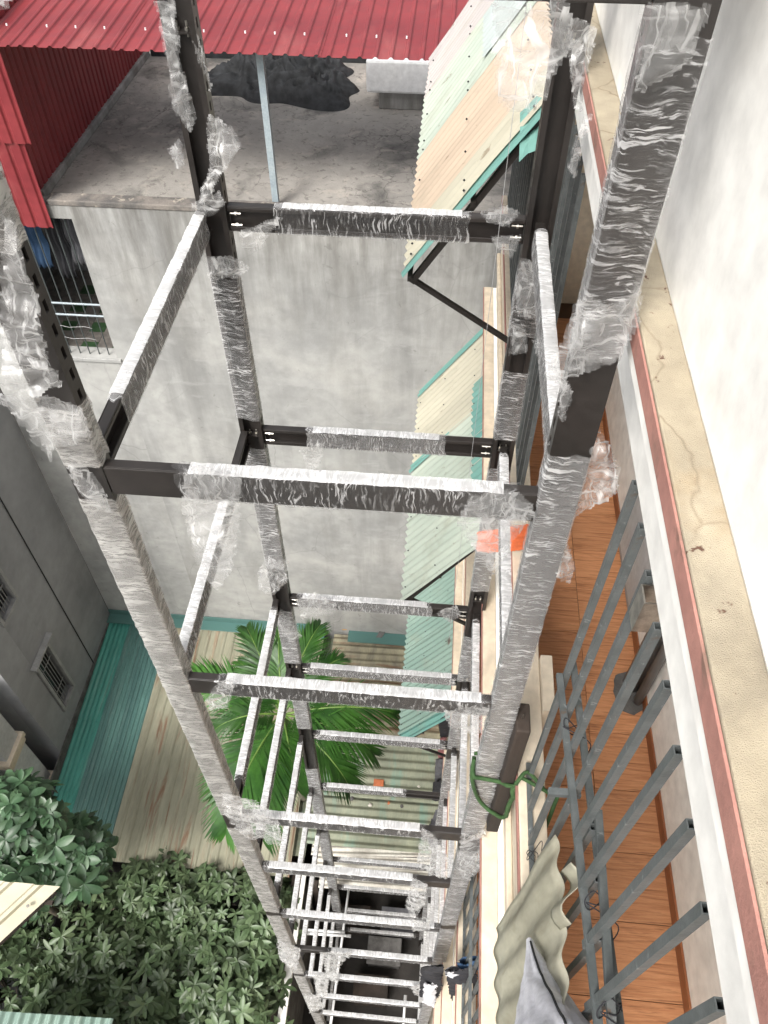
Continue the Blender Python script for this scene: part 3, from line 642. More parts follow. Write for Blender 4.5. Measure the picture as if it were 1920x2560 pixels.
# ------------------------------------------------------------------ dark grey building, left
lb = thing('slate_building', (-7, 5.6, -H), 'dark slate grey rendered building with small barred windows on the left', 'building')
zt_ = at(0, 895, x=-5.25).z
wz = [(4.98, 5.42, -8.66, -7.15), (5.02, 5.44, -11.14, -9.82)]
X1 = -5.37
mk('wall', B(-9, -5.57, 4.55, 6.99, -H, zt_), 'slate_wall', lb)
ysp = [(4.5, wz[0][0]), (5.45, 6.995)]
for a in ((4.5, 4.98, -H, zt_), (5.44, 6.995, -H, zt_), (4.98, 5.44, -H, wz[1][2]), (4.98, 5.44, wz[1][3], wz[0][2]), (4.98, 5.44, wz[0][3], zt_)):
    mk('wall', B(-5.569, X1, a[0], a[1], a[2], a[3]), 'slate_wall', lb)
mk('wall', B(-9, -5.5695, 4.5, 4.549, -H, zt_), 'slate_wall', lb)
mk('pipe', MB().tube([(X1+.012, 6.05, -H), (X1+.012, 6.05, zt_)], .008, 6), 'black_cloth', lb)
for (y0, y1, z0, z1) in wz:
    wn = mk('window', B(-5.52, -5.50, 4.98, 5.44, z0, z1), 'glass_dark', lb)
    fr = MB()
    for yy in (y0-.02, y1-.03): fr.box(-5.40, X1+.025, yy, yy+.05, z0-.03, z1+.03)
    fr.box(-5.40, X1+.0245, y0+.03, y1-.03, z0-.03, z0+.02); fr.box(-5.40, X1+.0245, y0+.03, y1-.03, z1-.02, z1+.03)
    mk('frame', fr, 'grey_frame', wn, bev=.004)
    for i in range(6): mk('bar', MB().tube([(-5.42, y0+.06+.058*i, z0+.01), (-5.42, y0+.06+.058*i, z1-.01)], .006, 6), 'grey_frame', wn)
    for zz in (z0+.35, z1-.35): mk('bar', MB().tube([(-5.405, y0+.03, zz), (-5.405, y1-.03, zz)], .006, 6), 'grey_frame', wn)
    mk('hood', B(X1, X1+.09, y0-.10, y1+.10, z1+.05, z1+.09), 'grey_frame', wn, bev=.004)
# pale house corner in front of it
ph = thing('pale_house', (-5.9, 3.4, -H), 'pale grey house corner with cream brackets and a dark mesh screen at the left edge', 'house')
mk('wall', B(-9, -5.75, 2.0, 4.1, -H, -8.9), 'pale_wall', ph); mk('wall', B(-9, -5.76, -7.5, 1.999, -H, -12.5), 'pale_wall', ph)  # low second wall is unseen, added to limit skylight from the left
mk('pilaster', B(-5.749, -5.5, 3.85, 4.25, -H, -8.9), 'pale_wall', ph, bev=.01)
for zz in (-9.0, -10.35, -11.75):
    mk('bracket', MB().box(-5.80, -5.44, 3.78, 4.30, zz-.1, zz).box(-5.78, -5.47, 3.81, 4.28, zz-.22, zz-.1), 'cream_paint', ph, bev=.01)
    mk('panel', B(-5.72, -5.53, 3.835, 3.849, zz-1.1, zz-.3), 'grey_frame', ph, bev=.005)
mk('opening', B(-5.748, -5.735, 2.3, 3.7, -11.6, -9.0), 'glass_dark', ph)
sc_ = mk('mesh_screen', MB().bar((-5.66, 2.2, -9.4), (-5.66, 3.78, -9.4), X, Z, -.015, .015, -.015, .015), 'dark_bar', ph); mk('rail', MB().bar((-5.66, 2.2, -11.2), (-5.66, 3.78, -11.2), X, Z, -.015, .015, -.015, .015), 'dark_bar', sc_)
for i in range(24): mk('bar', MB().tube([(-5.65, 2.25+.065*i, -11.6), (-5.65, 2.25+.065*i, -9.0)], .006, 5), 'grey_frame', sc_)

# ------------------------------------------------------------------ low sheds
sh = thing('lean_to_shed', (-3.5, 5, -H), 'low shed with teal, dark green and rusty tan corrugated roofing below the slate building', 'shed')
zb_, zfn = -11.50, -11.78; SL = Vector((0, 3.85, zb_-zfn)); yf0 = 3.08
mk('roof_sheet', corr((-5.35, yf0, zfn-.05), (.40, 0, 0), SL*.55, 5, .07, .011, seg=8, seed=1), 'sheet_teal', sh, solid=.001)
mk('roof_sheet', corr((-5.35, yf0+SL.y*.53, zfn-.05+SL.z*.53+.012), (.40, 0, 0), SL*.47, 5, .07, .011, seg=8, seed=2), 'sheet_teal', sh, solid=.001, label='bright teal roof strip along the slate wall')
for i in range(2): mk('roof_sheet', corr((-4.97+.345*i, yf0-.02, zfn+.004*i-.01), (.36, 0, 0), SL, 5, .066, .013, 'trap', seg=12, seed=4+i), 'sheet_green', sh, solid=.001)
for i in range(3): mk('roof_sheet', corr((-4.27+.88*i, yf0, zfn+.014+.005*i), (.9, 0, 0), SL, 6, .15, .016, 'trap', seg=12, seed=7+i, nl=8, wob=.006), 'sheet_tan', sh, solid=.001)
mk('flashing', MB().box(-5.36, -1.6, 6.80, 6.995, zb_+.03, zb_+.045).box(-5.36, -1.6, 6.975, 6.994, zb_+.045, zb_+.16), 'sheet_green', sh, bev=.004)
mk('gutter_wall', B(-5.368, -5.352, yf0-.1, 6.97, -H, zb_-.02), 'cement', sh)
mk('wall', MB().box(-5.2, -1.75, 3.25, 3.33, -H, zfn-.06).box(-1.83, -1.75, 3.331, 6.9, -H, zfn-.06), 'cement', sh)
mk('fascia', B(-5.2, -1.72, 3.14, 3.17, zfn-.16, zfn-.045), 'pale_wall', sh)
mk('batten', B(-3.9, -1.72, 3.00, 3.06, zfn-.35, zfn-.30), 'white_plastic', sh)
s2 = thing('tin_roof_shed', (-.5, 5, -H), 'low shed with stained olive and rusty corrugated roof behind the steel frame', 'shed')
for j, (ya, yb, mt, dz) in enumerate(((6.05, 6.96, 'sheet_rusty', .03), (5.15, 6.10, 'sheet_rusty', .02), (4.25, 5.2, 'sheet_olive', .01), (3.55, 4.3, 'sheet_olive', 0))):
    nrb = int((yb-ya)/.125)
    mk('roof_sheet', corr((-1.45, ya, -11.72+dz*5), (0, yb-ya, .02), (1.9, 0, .03), nrb, .125, .02, seg=8, nl=6, wob=.01, seed=20+j), mt, s2, solid=.001)
mk('flashing', B(-1.2, .2, 6.78, 6.995, -11.47, -11.455), 'sheet_green', s2)
mk('wall', MB().box(-1.4, .44, 3.7, 3.78, -H, -11.76).box(-1.4, -1.32, 3.781, 6.9, -H, -11.76), 'cement', s2)
for i in range(4):
    zz = -11.80-.05*i
    mk('white_sheet', corr((-1.35+.05*i, 3.42-.13*i, zz), (0, .16, .0), (1.8, .10-.03*i, .06), 2, .08, .012, seg=8, nl=4, wob=.01, seed=30+i), 'sheet_white', s2, solid=.002)
for xp_ in (-1.3, .3): mk('prop', B(xp_, xp_+.08, 3.05, 3.13, -H, -11.97), 'timber', s2)
gp = thing('patched_roof', (-1.6, 5, -H), 'narrow patched strip of grey sheets between the two sheds beneath the palm', 'roof')
for i in range(4):
    mk('patch_sheet', corr((-1.74+.02*(i % 2), 3.4+.9*i, -11.85+.02*i), (.30, 0, 0), (0, .95, .02), 4, .07, .01, seg=6, seed=40+i), ('sheet_olive', 'sheet_white', 'sheet_rusty', 'sheet_olive')[i], gp, solid=.001)
mk('board', B(-1.72, -1.46, 3.45, 6.9, -11.95, -11.90), 'timber', gp)
mk('post', MB().box(-1.7, -1.62, 3.5, 3.58, -H, -11.951).box(-1.7, -1.62, 6.6, 6.68, -H, -11.951), 'timber', gp)
mk('plank', MB().bar(at(740, 1358, z=-11.46), at(885, 1358, z=-11.46), Y, Z, -.03, .03, 0, .03), 'pine', label='pale pine batten lying on the rusty tin roof', cat='plank')
mk('plank', MB().bar(at(828, 1362, z=-11.44), at(815, 1385, z=-11.50), X, Z, -.05, .05, 0, .03), 'cement', label='short grey board below the pine batten on the tin roof', cat='board')
bq = at(818, 1693, z=-11.66)
mk('brick', B(bq.x-.075, bq.x+.075, bq.y-.05, bq.y+.05, bq.z-.02, bq.z+.05), 'brick_orange', label='orange brick lying alone on the olive tin roof', cat='brick', bev=.004)

# yard wall, pipes in the dark well
yw = thing('yard_wall', (-1.5, 1.6, -H), 'narrow yard wall with a peeling white coping beside the shrubs', 'wall')
mk('wall', B(-1.58, -1.42, -1.5, 3.2, -H, -12.06), 'cement', yw)
mk('coping', B(-1.60, -1.52, -1.5, 3.2, -12.058, -12.0), 'timber', yw, bev=.006)
mk('coping', B(-1.515, -1.40, -1.5, 3.2, -12.058, -11.985), 'white_paint', yw, bev=.008)
def pipe(a, b, z, lab, r=.018):
    p, q = at(*a, z=z), at(*b, z=z)
    pp = thing('scaffold_pipe', ((p.x+q.x)/2, (p.y+q.y)/2, z), lab, 'pipe', 'pale pipes lying across the dark yard')
    mk('tube', MB().tube([p, q], r, 10), 'white_plastic', pp, smooth=True)
    for e, d in ((p, (q-p).normalized()), (q, (p-q).normalized())): mk('collar', MB().tube([e, e+d*.06], r*1.25, 10), 'grey_frame', pp)
pipe((712, 2230), (762, 1856), -12.3, 'long pale pipe running the length of the dark yard')
pipe((870, 2230), (876, 2150), -12.3, 'short pale pipe ending near the bottom edge of the dark yard')
pipe((856, 1880), (857, 1830), -12.0, 'short pale pipe below the white sheets')
pipe((655, 2008), (745, 2014), -11.9, 'pale cross pipe spanning the left of the yard')
pipe((660, 2016), (758, 2022), -11.9, 'second pale cross pipe just below the first')
for i, (px, py, zz) in enumerate(((760, 1960, -13.4), (830, 2040, -13.6), (860, 1960, -13.2), (800, 2130, -13.8))):
    p = at(px, py, z=zz)
    mk('crate', MB().box(p.x-.25, p.x+.25, p.y-.18, p.y+.18, -H, -H+.32).box(p.x-.27, p.x+.27, p.y-.2, p.y+.2, -H+.321, -H+.36), ('timber', 'cement', 'cloth_grey', 'timber')[i], bev=.01,
       label=('dark wooden crate in the well behind the frame', 'grey box on the yard floor amid the frame', 'dark grey bin in the well near the white sheets', 'dark crate at the bottom of the well')[i], cat='crate')

# ------------------------------------------------------------------ awnings on the far part of the facade
def awning(name_label, y0, y1, xr, zr, xl, zl, panels, overlays=()):
    t = thing('corrugated_awning', (.2, (y0+y1)/2, zl), name_label, 'awning', 'corrugated awnings on the facade')
    d = Vector((xl-xr, 0, zl-zr))
    for i, (a, b, mt) in enumerate(panels):
        n_ = max(1, round((b-a)/.082))
        s_ = mk('sheet', corr((xr, a, zr+.004*(i % 2)), (0, b-a, 0), d, n_, .076, .013, seg=8, nl=10, wob=.012, seed=i*3+y0), mt, t, solid=.0012)
        k = a+.1
        while k < b:
            for f in (.12, .55, .93):
                p = Vector((xr, k, zr))+d*f+Vector((-.012, 0, .012))
                mk('screw', MB().tube([p, p+Vector((-.006, 0, .005))], .0055, 6), 'black_cloth', s_)
            k += .38
    for i, (a, b, f0, f1, mt) in enumerate(overlays):
        n_ = max(1, round((b-a)/.082))
        mk('sheet', corr(Vector((xr-.02, a, zr+.018))+d*f0, (0, b-a, 0), d*(f1-f0), n_, .076, .013, seg=8, nl=6, wob=.01, seed=i+50), mt, t, solid=.0012)
    for yy in (y0+.05, y1-.05):
        mk('rafter', MB().bar(Vector((xr, yy, zr-.05)), Vector((xl+.04, yy, zl-.05)), Y, Vector((-d.z, 0, d.x)).normalized(), -.015, .015, -.015, .015), 'steel', t)
    for f in (.5, .95): mk('purlin', MB().bar(Vector((xr, y0, zr-.04))+d*f, Vector((xr, y1, zr-.04))+d*f, X, Z, -.012, .012, -.025, 0), 'steel', t)
    mk('strut', MB().bar(Vector((xl+.03, y0+.1, zl-.06)), Vector((.50, y0+.12, zl-.52)), Y, Z, -.014, .014, -.014, .014), 'steel', t)
    return t
aw1 = awning('topmost corrugated awning striped peach, mint and pink beside the red roof', 3.5, 6.45, .44, -1.36, -.20, -2.28,
       [(3.5, 3.62, 'frp_teal'), (3.60, 3.92, 'frp_cream'), (3.90, 4.80, 'frp_peach'), (4.78, 5.70, 'frp_mint'), (5.68, 6.45, 'frp_pink')], [(4.9, 5.6, 0, .42, 'frp_grey')])
mk('flap', MB().grid([[Vector((.30+.13*j/4, 3.42+.28*i/4, -1.62+.10*i/4+.12*j/4+.01*math.sin(i+j*2))) for j in range(5)] for i in range(5)], [[(i*.1, j*.1) for j in range(5)] for i in range(5)]), 'frp_teal', aw1, solid=.001)
awning('middle corrugated awning of cream and pale mint sheets against the grey wall', 3.62, 6.25, .435, -4.55, -.17, -5.42,
       [(3.62, 4.5, 'frp_mint'), (4.48, 5.2, 'frp_mint'), (5.14, 6.18, 'frp_cream'), (6.16, 6.25, 'frp_teal')], [(4.1, 5.5, -.02, .13, 'frp_teal'), (5.06, 5.16, .45, 1, 'frp_teal')])
awning('lowest corrugated awning of sea green sheets above the tin roof', 3.85, 6.3, .40, -7.92, -.17, -8.78,
       [(3.85, 4.0, 'frp_teal'), (3.98, 5.1, 'frp_aqua'), (5.08, 6.3, 'frp_aqua')])

# ------------------------------------------------------------------ loose things by the grille
p1, p2 = at(1195, 1800, x=.462), at(1100, 1995, x=.462)
sheet = thing('corrugated_sheet', (.46, .3, -3.75), 'loose yellowed translucent corrugated sheet leaning on the sawn-off grille', 'corrugated sheet')
mk('panel', corr((.468, -.55, -2.30), (0, 1.42, -.26), (-.035, .01, -1.30), 11, .13, .009, seg=10, nl=14, wob=.02, seed=2), 'frp_old', sheet, solid=.002, smooth=True)
mk('torn_edge', corr((.470, .58, -2.42), (0, .16, .02), (-.006, .02, -.16), 1, .155, .03, seg=10, nl=6, wob=.03, seed=8), 'frp_old', sheet, solid=.002, smooth=True)
tip, cen = at(1157, 2033, z=-2.86), at(1240, 2340, z=-2.45); tip.x = min(tip.x, .425)
pts = []
ax = (cen-tip); u_ = ax.normalized().orthogonal().normalized(); v_ = ax.normalized().cross(u_)
for r in range(41):
    t = r/40; row = []
    for c in range(61):
        a = 2*math.pi*(c % 60)/60
        q = Vector((math.cos(a)*1.4, math.sin(a)*1.4, t*1.3)); f = 1+.38*noise.noise(q*1.3)*(t**.5)+.16*(1-2*abs(noise.noise(q*3.1)))
        rad = (.010+.125*t**1.1)*f
        row.append(tip+ax*t+(u_*math.cos(a)+v_*math.sin(a))*rad+Vector((0, 0, -.05*math.sin(math.pi*t))))
    pts.append(row)
tp = thing('grey_tarp', (tip.x, tip.y-.3, -3.0), 'pale grey gathered tarp with a pointed tip over the translucent sheet', 'tarp')
mk('cloth', MB().grid(pts), 'grey_tarp', tp, smooth=True)
mk('seam', MB().tube([p+Vector((.0, .0, .004)) for p in [pts[r][8] for r in range(2, 40)]], .004, 6), 'black_cloth', tp)

zt1, zt0 = at(1110, 1570, y=1.42).z, at(1070, 1790, y=1.42).z
tb = thing('timber_block', (.443, 1.45, zt0), 'dark weathered timber block tied against the near right post', 'timber')
mk('beam', B(.413, .473, 1.40, 1.53, zt0, zt1), 'timber', tb, bev=.008)
mk('nail', MB().tube([(.44, 1.46, zt1), (.44, 1.46, zt1+.03)], .003, 6), 'bolt', tb)
rp = thing('green_rope', (.44, 1.45, -3.9), 'green rope lashed round the post and timber block', 'rope')
def rope(pts_, r=.010):
    out = []
    for i in range(len(pts_)-1):
        for k in range(6):
            t = k/6; p0, p1_, p2_, p3 = [Vector(pts_[max(0, min(len(pts_)-1, i+d))]) for d in (-1, 0, 1, 2)]
            out.append(.5*((2*p1_)+(p2_-p0)*t+(2*p0-5*p1_+4*p2_-p3)*t*t+(3*p1_-p0-3*p2_+p3)*t**3))
    out.append(Vector(pts_[-1])); return MB().tube(out, r, 8)
zr1 = at(1040, 1695, y=1.39).z; zr2 = at(1040, 1745, y=1.39).z
mk('loop', rope([(.292, 1.52, zr1), (.290, 1.435, zr1-.01), (.33, 1.428, zr1-.02), (.41, 1.41, zr1), (.445, 1.388, zr1+.02), (.484, 1.40, zr1+.03), (.486, 1.52, zr1+.02), (.40, 1.545, zr1), (.292, 1.535, zr1)]), 'rope_green', rp, smooth=True)
mk('loop', rope([(.290, 1.50, zr1+.02), (.288, 1.434, zr1-.05), (.34, 1.43, zr2), (.42, 1.39, zr2-.06), (.48, 1.388, zr2-.06), (.488, 1.45, zr1-.03), (.478, 1.39, zr1+.04)]), 'rope_green', rp, smooth=True)
mk('tail', rope([(.480, 1.385, zr1+.03), (.478, 1.375, zr1-.08), (.470, 1.37, zr1-.18), (.474, 1.365, zr1-.30)], .011), 'rope_green', rp, smooth=True)
mk('knot', rope([(.476, 1.375, zr1+.03), (.49, 1.36, zr1+.01), (.475, 1.35, zr1-.01), (.465, 1.37, zr1+.02), (.485, 1.38, zr1+.03)], .012), 'rope_green', rp, smooth=True)
mk('loop', rope([(.482, 1.39, zr1+.04), (.47, 1.36, -3.38), (.51, 1.40, -3.36), (.56, 1.38, -3.40), (.60, 1.34, -3.41), (.64, 1.32, -3.36), (.63, 1.28, -3.42), (.625, 1.26, -3.55), (.63, 1.27, -3.72), (.622, 1.30, -3.6), (.62, 1.33, -3.43), (.56, 1.36, -3.41), (.49, 1.39, -3.40)], .009), 'rope_green', rp, smooth=True)

# pipes and bits on the veranda
pv = thing('grey_pipe', (1.33, 2.5, -4.43), 'grey plastic pipes rising by the white wall of the veranda', 'pipe')
mk('pipe', MB().tube([(1.335, 2.45, -4.42), (1.335, 2.45, -1.5)], .055, 16), 'pvc_grey', pv, smooth=True)
mk('pipe', MB().tube([(1.36, 2.34, -4.42), (1.36, 2.34, -1.5)], .028, 12), 'pvc_grey', pv, smooth=True)
cp = []
for r in range(7):
    cp.append([Vector((1.33+math.cos(a)*.11*r/6*(1+.25*noise.noise(Vector((math.cos(a)*2, math.sin(a)*2, 5)))), 2.40+math.sin(a)*.15*r/6*(1+.3*noise.noise(Vector((math.cos(a)*2, math.sin(a)*2, 9)))), -4.404-.013*(r/6)**2)) for a in [2*math.pi*c/24 for c in range(25)]])
mk('mortar_patch', MB().grid(cp), 'cement', pv, smooth=True)
q = flap([(1028, 1150), (1150, 1130), (1150, 1185), (1085, 1195), (1030, 1192)], 2.66, 71, .012, 2, bulge=.01)
mk('orange_towel', q, 'orange_cloth', label='orange cloth hung on the balcony edge behind torn film', cat='cloth', smooth=True)
# laundry
def garment(pix, yy, seed, mt, label, group):
    q = flap(pix, yy, seed, .03, 2, step=.012, bulge=.05)
    if q: mk('hanging_garment', q, mt, label=label, cat='garment', group=group, smooth=True)
LG = 'laundry hung on the lower balconies'
garment([(908, 2090), (960, 2085), (955, 2140), (940, 2165), (905, 2150)], 1.22, 81, 'cloth_dark', 'black garment at the left end of the lowest laundry line', LG)
garment([(915, 2125), (945, 2130), (940, 2175), (912, 2165)], 1.18, 82, 'cloth_white', 'white garment below the black one on the lowest laundry line', LG)
garment([(960, 2095), (1030, 2090), (1035, 2150), (975, 2165)], 1.16, 83, 'cloth_dark', 'large black garment in the middle of the lowest laundry line', LG)
garment([(985, 2080), (1052, 2066), (1052, 2088), (995, 2100)], 1.20, 84, 'cloth_blue', 'blue denim garment on the lowest laundry line', LG)
garment([(960, 2096), (1000, 2094), (1000, 2108), (962, 2110)], 1.17, 85, 'cloth_white', 'folded white cloth next to the blue denim', LG)
garment([(945, 1545), (985, 1540), (975, 1590), (950, 1600)], 4.5, 86, 'cloth_dark', 'black garment at the top of the far laundry row', LG)
garment([(945, 1600), (965, 1590), (962, 1640), (945, 1645)], 4.45, 87, 'cloth_pink', 'dull pink garment in the far laundry row', LG)
garment([(940, 1640), (960, 1640), (958, 1690), (938, 1690)], 4.4, 88, 'cloth_grey', 'grey garment in the far laundry row', LG)
garment([(935, 1690), (955, 1685), (955, 1745), (930, 1740)], 4.3, 89, 'cloth_dark', 'black garment at the bottom of the far laundry row', LG)
garment([(918, 1800), (945, 1745), (962, 1800), (958, 1830), (930, 1835)], 3.2, 90, 'cloth_grey', 'dark grey umbrella-like cloth by the white sheets', LG)
for i, (z0_, z1_) in enumerate(((-7.63, -7.6),)):
    rod = thing('clothes_rail', (.3, 1.2, -7.7), 'white hanger rails crossing the lower balcony grille', 'rail')
    for k_ in range(3): mk('rail', MB().tube([at(1000, 2072+6*k_, y=1.3), at(1070, 2080+4*k_, y=1.25)], .006, 6), 'white_plastic', rod)
for i, (x_, mt) in enumerate(((-4.72, 'cloth_dark'), (-4.45, 'cloth_blue'), (-4.2, 'cloth_dark'), (-3.98, 'cloth_grey'))):
    pts = [[Vector((x_-.10+.2*c/12*(1.1-.3*abs(r/16-.5)), W0+.42+.03*math.sin(c*1.7+i)+.02*math.sin(r*.8), -4.25-(.55+.12*i % .3)*r/16)) for c in range(13)] for r in range(17)]
    gm = thing('hanging_garment', (x_, W0+.42, -5.0), ('black shirt hung at the left in the barred opening', 'faded blue shirt hung second from the left in the barred opening', 'black trousers hung third in the barred opening', 'grey shirt hung nearest the right jamb of the barred opening')[i], 'garment', 'clothes inside the barred opening')
    mk('cloth', MB().grid(pts), mt, gm, smooth=True, solid=.006)
    mk('hanger', MB().tube([(x_-.12, W0+.42, -4.25), (x_, W0+.42, -4.17), (x_+.12, W0+.42, -4.25)], .004, 6), 'wire', gm)

# ------------------------------------------------------------------ yellow and teal sheet roofs at the left edge
ys = thing('yellow_awning', (-3.3, 1.2, -6.8), 'pale yellow ribbed metal awning corner poking in at the left edge', 'awning')
c0 = at(130, 1915, z=-6.5); c1 = at(-10, 2045, z=-6.62)
dv = (c1-c0); mk('sheet', corr(c0, Vector((-.9, -.02, .10)), dv*2.2, 4, .22, .03, 'trap', seg=20, seed=2), 'sheet_yellow', ys, solid=.002)
mk('screw', MB().tube([at(60, 1957, z=-6.50), at(60, 1957, z=-6.47)], .012, 8), 'bolt', ys)
mk('frame_tube', MB().hollow(c0+Vector((-.05, -.03, -.06)), c0+dv*2+Vector((-.05, -.03, -.06)), X, Z, .03, .03), 'timber', ys)
mk('frame_tube', MB().hollow(c0+Vector((-.05, -.1, -.09)), c0+Vector((-2.5, -.1, -.0)), Y, Z, .03, .03), 'timber', ys)
tl = thing('teal_roof', (-4.2, .6, -H), 'weathered teal corrugated roof edge along the bottom left corner', 'roof')
c0 = at(245, 2200, z=-10.2); c1 = at(-20, 2183, z=-10.2)
mk('sheet', corr(c0, (c1-c0)*1.3, Vector((0, -1.6, -.12)), 16, .1, .022, seg=10, seed=3), 'frp_aqua', tl, solid=.002)
mk('wall', B(c1.x-.3, c0.x-.1, c0.y-1.5, c0.y-.15, -H, -10.36), 'cement', tl)

# ------------------------------------------------------------------ vegetation
def leaf_quad(mb, o, d, n, L, Wd, droop, fold=.18):
    d = d.normalized(); s_ = d.cross(n).normalized(); n = s_.cross(d).normalized(); i = len(mb.v)
    prof = ((0, .12), (.3, .75), (.62, 1.), (.86, .7), (1, .06))
    for t, w_ in prof:
        c = o+d*(L*t)-n*(droop*L*t*t)
        for k in (-1, 0, 1): mb.v.append(tuple(c+s_*(k*Wd*.5*w_)+n*(abs(k)*fold*Wd*w_)))
    for r in range(4):
        for k in range(2):
            a = i+r*3+k; mb.f.append((a, a+1, a+4, a+3))
def whorl(mb, o, up, n, L, Wd, rng):
    t1 = up.orthogonal().normalized(); t2 = up.cross(t1); ph_ = rng.uniform(0, 6.3)
    for k in range(n):
        a = ph_+2*math.pi*k/n+rng.uniform(-.25, .25); el = rng.uniform(-.25, .65)
        d = (t1*math.cos(a)+t2*math.sin(a))*math.cos(el)+up*math.sin(el)
        leaf_quad(mb, o, d, up, L*rng.uniform(.75, 1.15), Wd*rng.uniform(.8, 1.15), rng.uniform(.1, .45))
rng = random.Random(11)
def variants(nm, mt, cnt, n, L, Wd):
    out = []
    for k in range(cnt):
        mb = MB(); whorl(mb, Vector((0, 0, 0)), Z, n+rng.randint(-1, 2), L, Wd, rng); out.append(mesh_of(mb, nm, mt, (0, 0, 0), True))
    return out
VB = variants('leaf_whorl', 'leaf_bush', 7, 8, .155, .058)
VT = variants('leaf_whorl', 'leaf_tree', 6, 7, .19, .085)
def place(me, p, up, sc, parent, name='leaf_whorl'):
    o = link(name, me, p, parent); o.rotation_euler = (up.to_track_quat('Z', 'Y').to_euler()); o.rotation_euler.rotate_axis('Z', rng.uniform(0, 6.3)); o.scale = (sc, sc, sc)
def plant(name, label, cat, base, blobs, VV, count, inner, mt, group, L, Wd, trunk_r=.05):
    """blobs: (centre, radius xyz) ellipsoids that make up the crown"""
    t = thing(name, base, label, cat, group)
    for (c, r) in blobs:
        c = Vector(c); b = Vector(base); mid = (b+c)/2+Vector((rng.uniform(-.15, .15), rng.uniform(-.15, .15), 0))
        mk('trunk', MB().tube([b, b.lerp(mid, .5), mid, c], [trunk_r, trunk_r*.85, trunk_r*.6, trunk_r*.3], 8), 'bark', t, smooth=True)
        br_ = MB()
        for k in range(9):
            a = rng.uniform(0, 6.3); e = c+Vector((math.cos(a)*r[0]*.75, math.sin(a)*r[1]*.75, r[2]*rng.uniform(.2, .7)))
            br_.tube([c-Z*r[2]*.4, (c+e)/2+Vector((0, 0, -.05)), e], [.018, .012, .006], 6)
        mk('branches', br_, 'bark', t, smooth=True)
    vol = sum(r[0]*r[1] for _, r in blobs); allin = MB()
    for (c, r) in blobs:
        c = Vector(c); n = int(count*r[0]*r[1]/vol)
        for k in range(n+inner):
            u = Vector((rng.gauss(0, 1), rng.gauss(0, 1), abs(rng.gauss(0, .9))+.05)).normalized() if k < n else Vector((rng.gauss(0, 1), rng.gauss(0, 1), rng.gauss(.2, .8))).normalized()
            lump = 1+.22*noise.noise(u*2.3+c*1.7)+.10*noise.noise(u*6+c)
            f = (rng.uniform(.88, 1.03) if k < n else rng.uniform(.5, .88))*lump
            p = c+Vector((u.x*r[0], u.y*r[1], u.z*r[2]))*f
            if any(j is not c and (Vector(((p-Vector(cc)).x/rr[0], (p-Vector(cc)).y/rr[1], (p-Vector(cc)).z/rr[2])).length < .72) for j, (cc, rr) in [(None, bb) for bb in blobs if bb[0] is not None and Vector(bb[0]) != c]): continue
            up = (u*.8+Z*.7+Vector((rng.uniform(-.6, .6), rng.uniform(-.6, .6), 0))).normalized()
            if k < n: place(rng.choice(VV), p, up, rng.choice((.6, .8, .95, 1.1, 1.25)), t)
            else: whorl(allin, p, up, 5, L, Wd, rng)
    mk('inner_leaves', allin, mt, t, kind='stuff', smooth=True)
    return t
SG = 'glossy shrubs in the yard'
gz = -H
shrubs = [((-4.6, 2.3), 1.0, 'shrub beneath the broad leaved tree at the left edge'), ((-3.35, 2.6), .85, 'shrub against the eave of the tan roofed shed'),
          ((-2.25, 2.65), .80, 'shrub in the corner beside the yard wall and tan roof'), ((-3.5, 1.75), .95, 'shrub in the middle of the yard hedge with bare twigs'),
          ((-2.25, 1.75), .85, 'shrub beside the yard wall next to the steel frame'), ((-2.6, .85), 1.0, 'nearest shrub at the bottom of the yard hedge'),
          ((-4.0, .95), 1.0, 'shrub beside the teal roof edge at lower left'), ((-5.2, 1.4), .9, 'shrub at the far left under the yellow awning')]
for (x, y), r, lb_ in shrubs:
    top = -11.45+.18*noise.noise(Vector((x, y, 3)))
    plant('schefflera_shrub', 'dark green glossy '+lb_, 'shrub', (x, y, gz), [((x, y, top-.75), (r*.95, r*.82, .80)), ((x+.35*r, y-.4*r, top-.82), (r*.62, r*.6, .80)), ((x-.4*r, y+.3*r, top-.9), (r*.6, r*.5, .8))], VB, 230, 120, 'leaf_bush', SG, .14, .052)
plant('broadleaf_tree', 'broad leaved tree with rounded glossy leaves in front of the pale house', 'tree', (-4.35, 2.75, gz),
      [((-4.62, 2.75, -9.45), (.72, .5, .65)), ((-4.05, 2.6, -9.95), (.5, .42, .5)), ((-4.75, 2.25, -9.8), (.7, .5, .65))], VT, 230, 130, 'leaf_tree', None, .18, .08, .09)
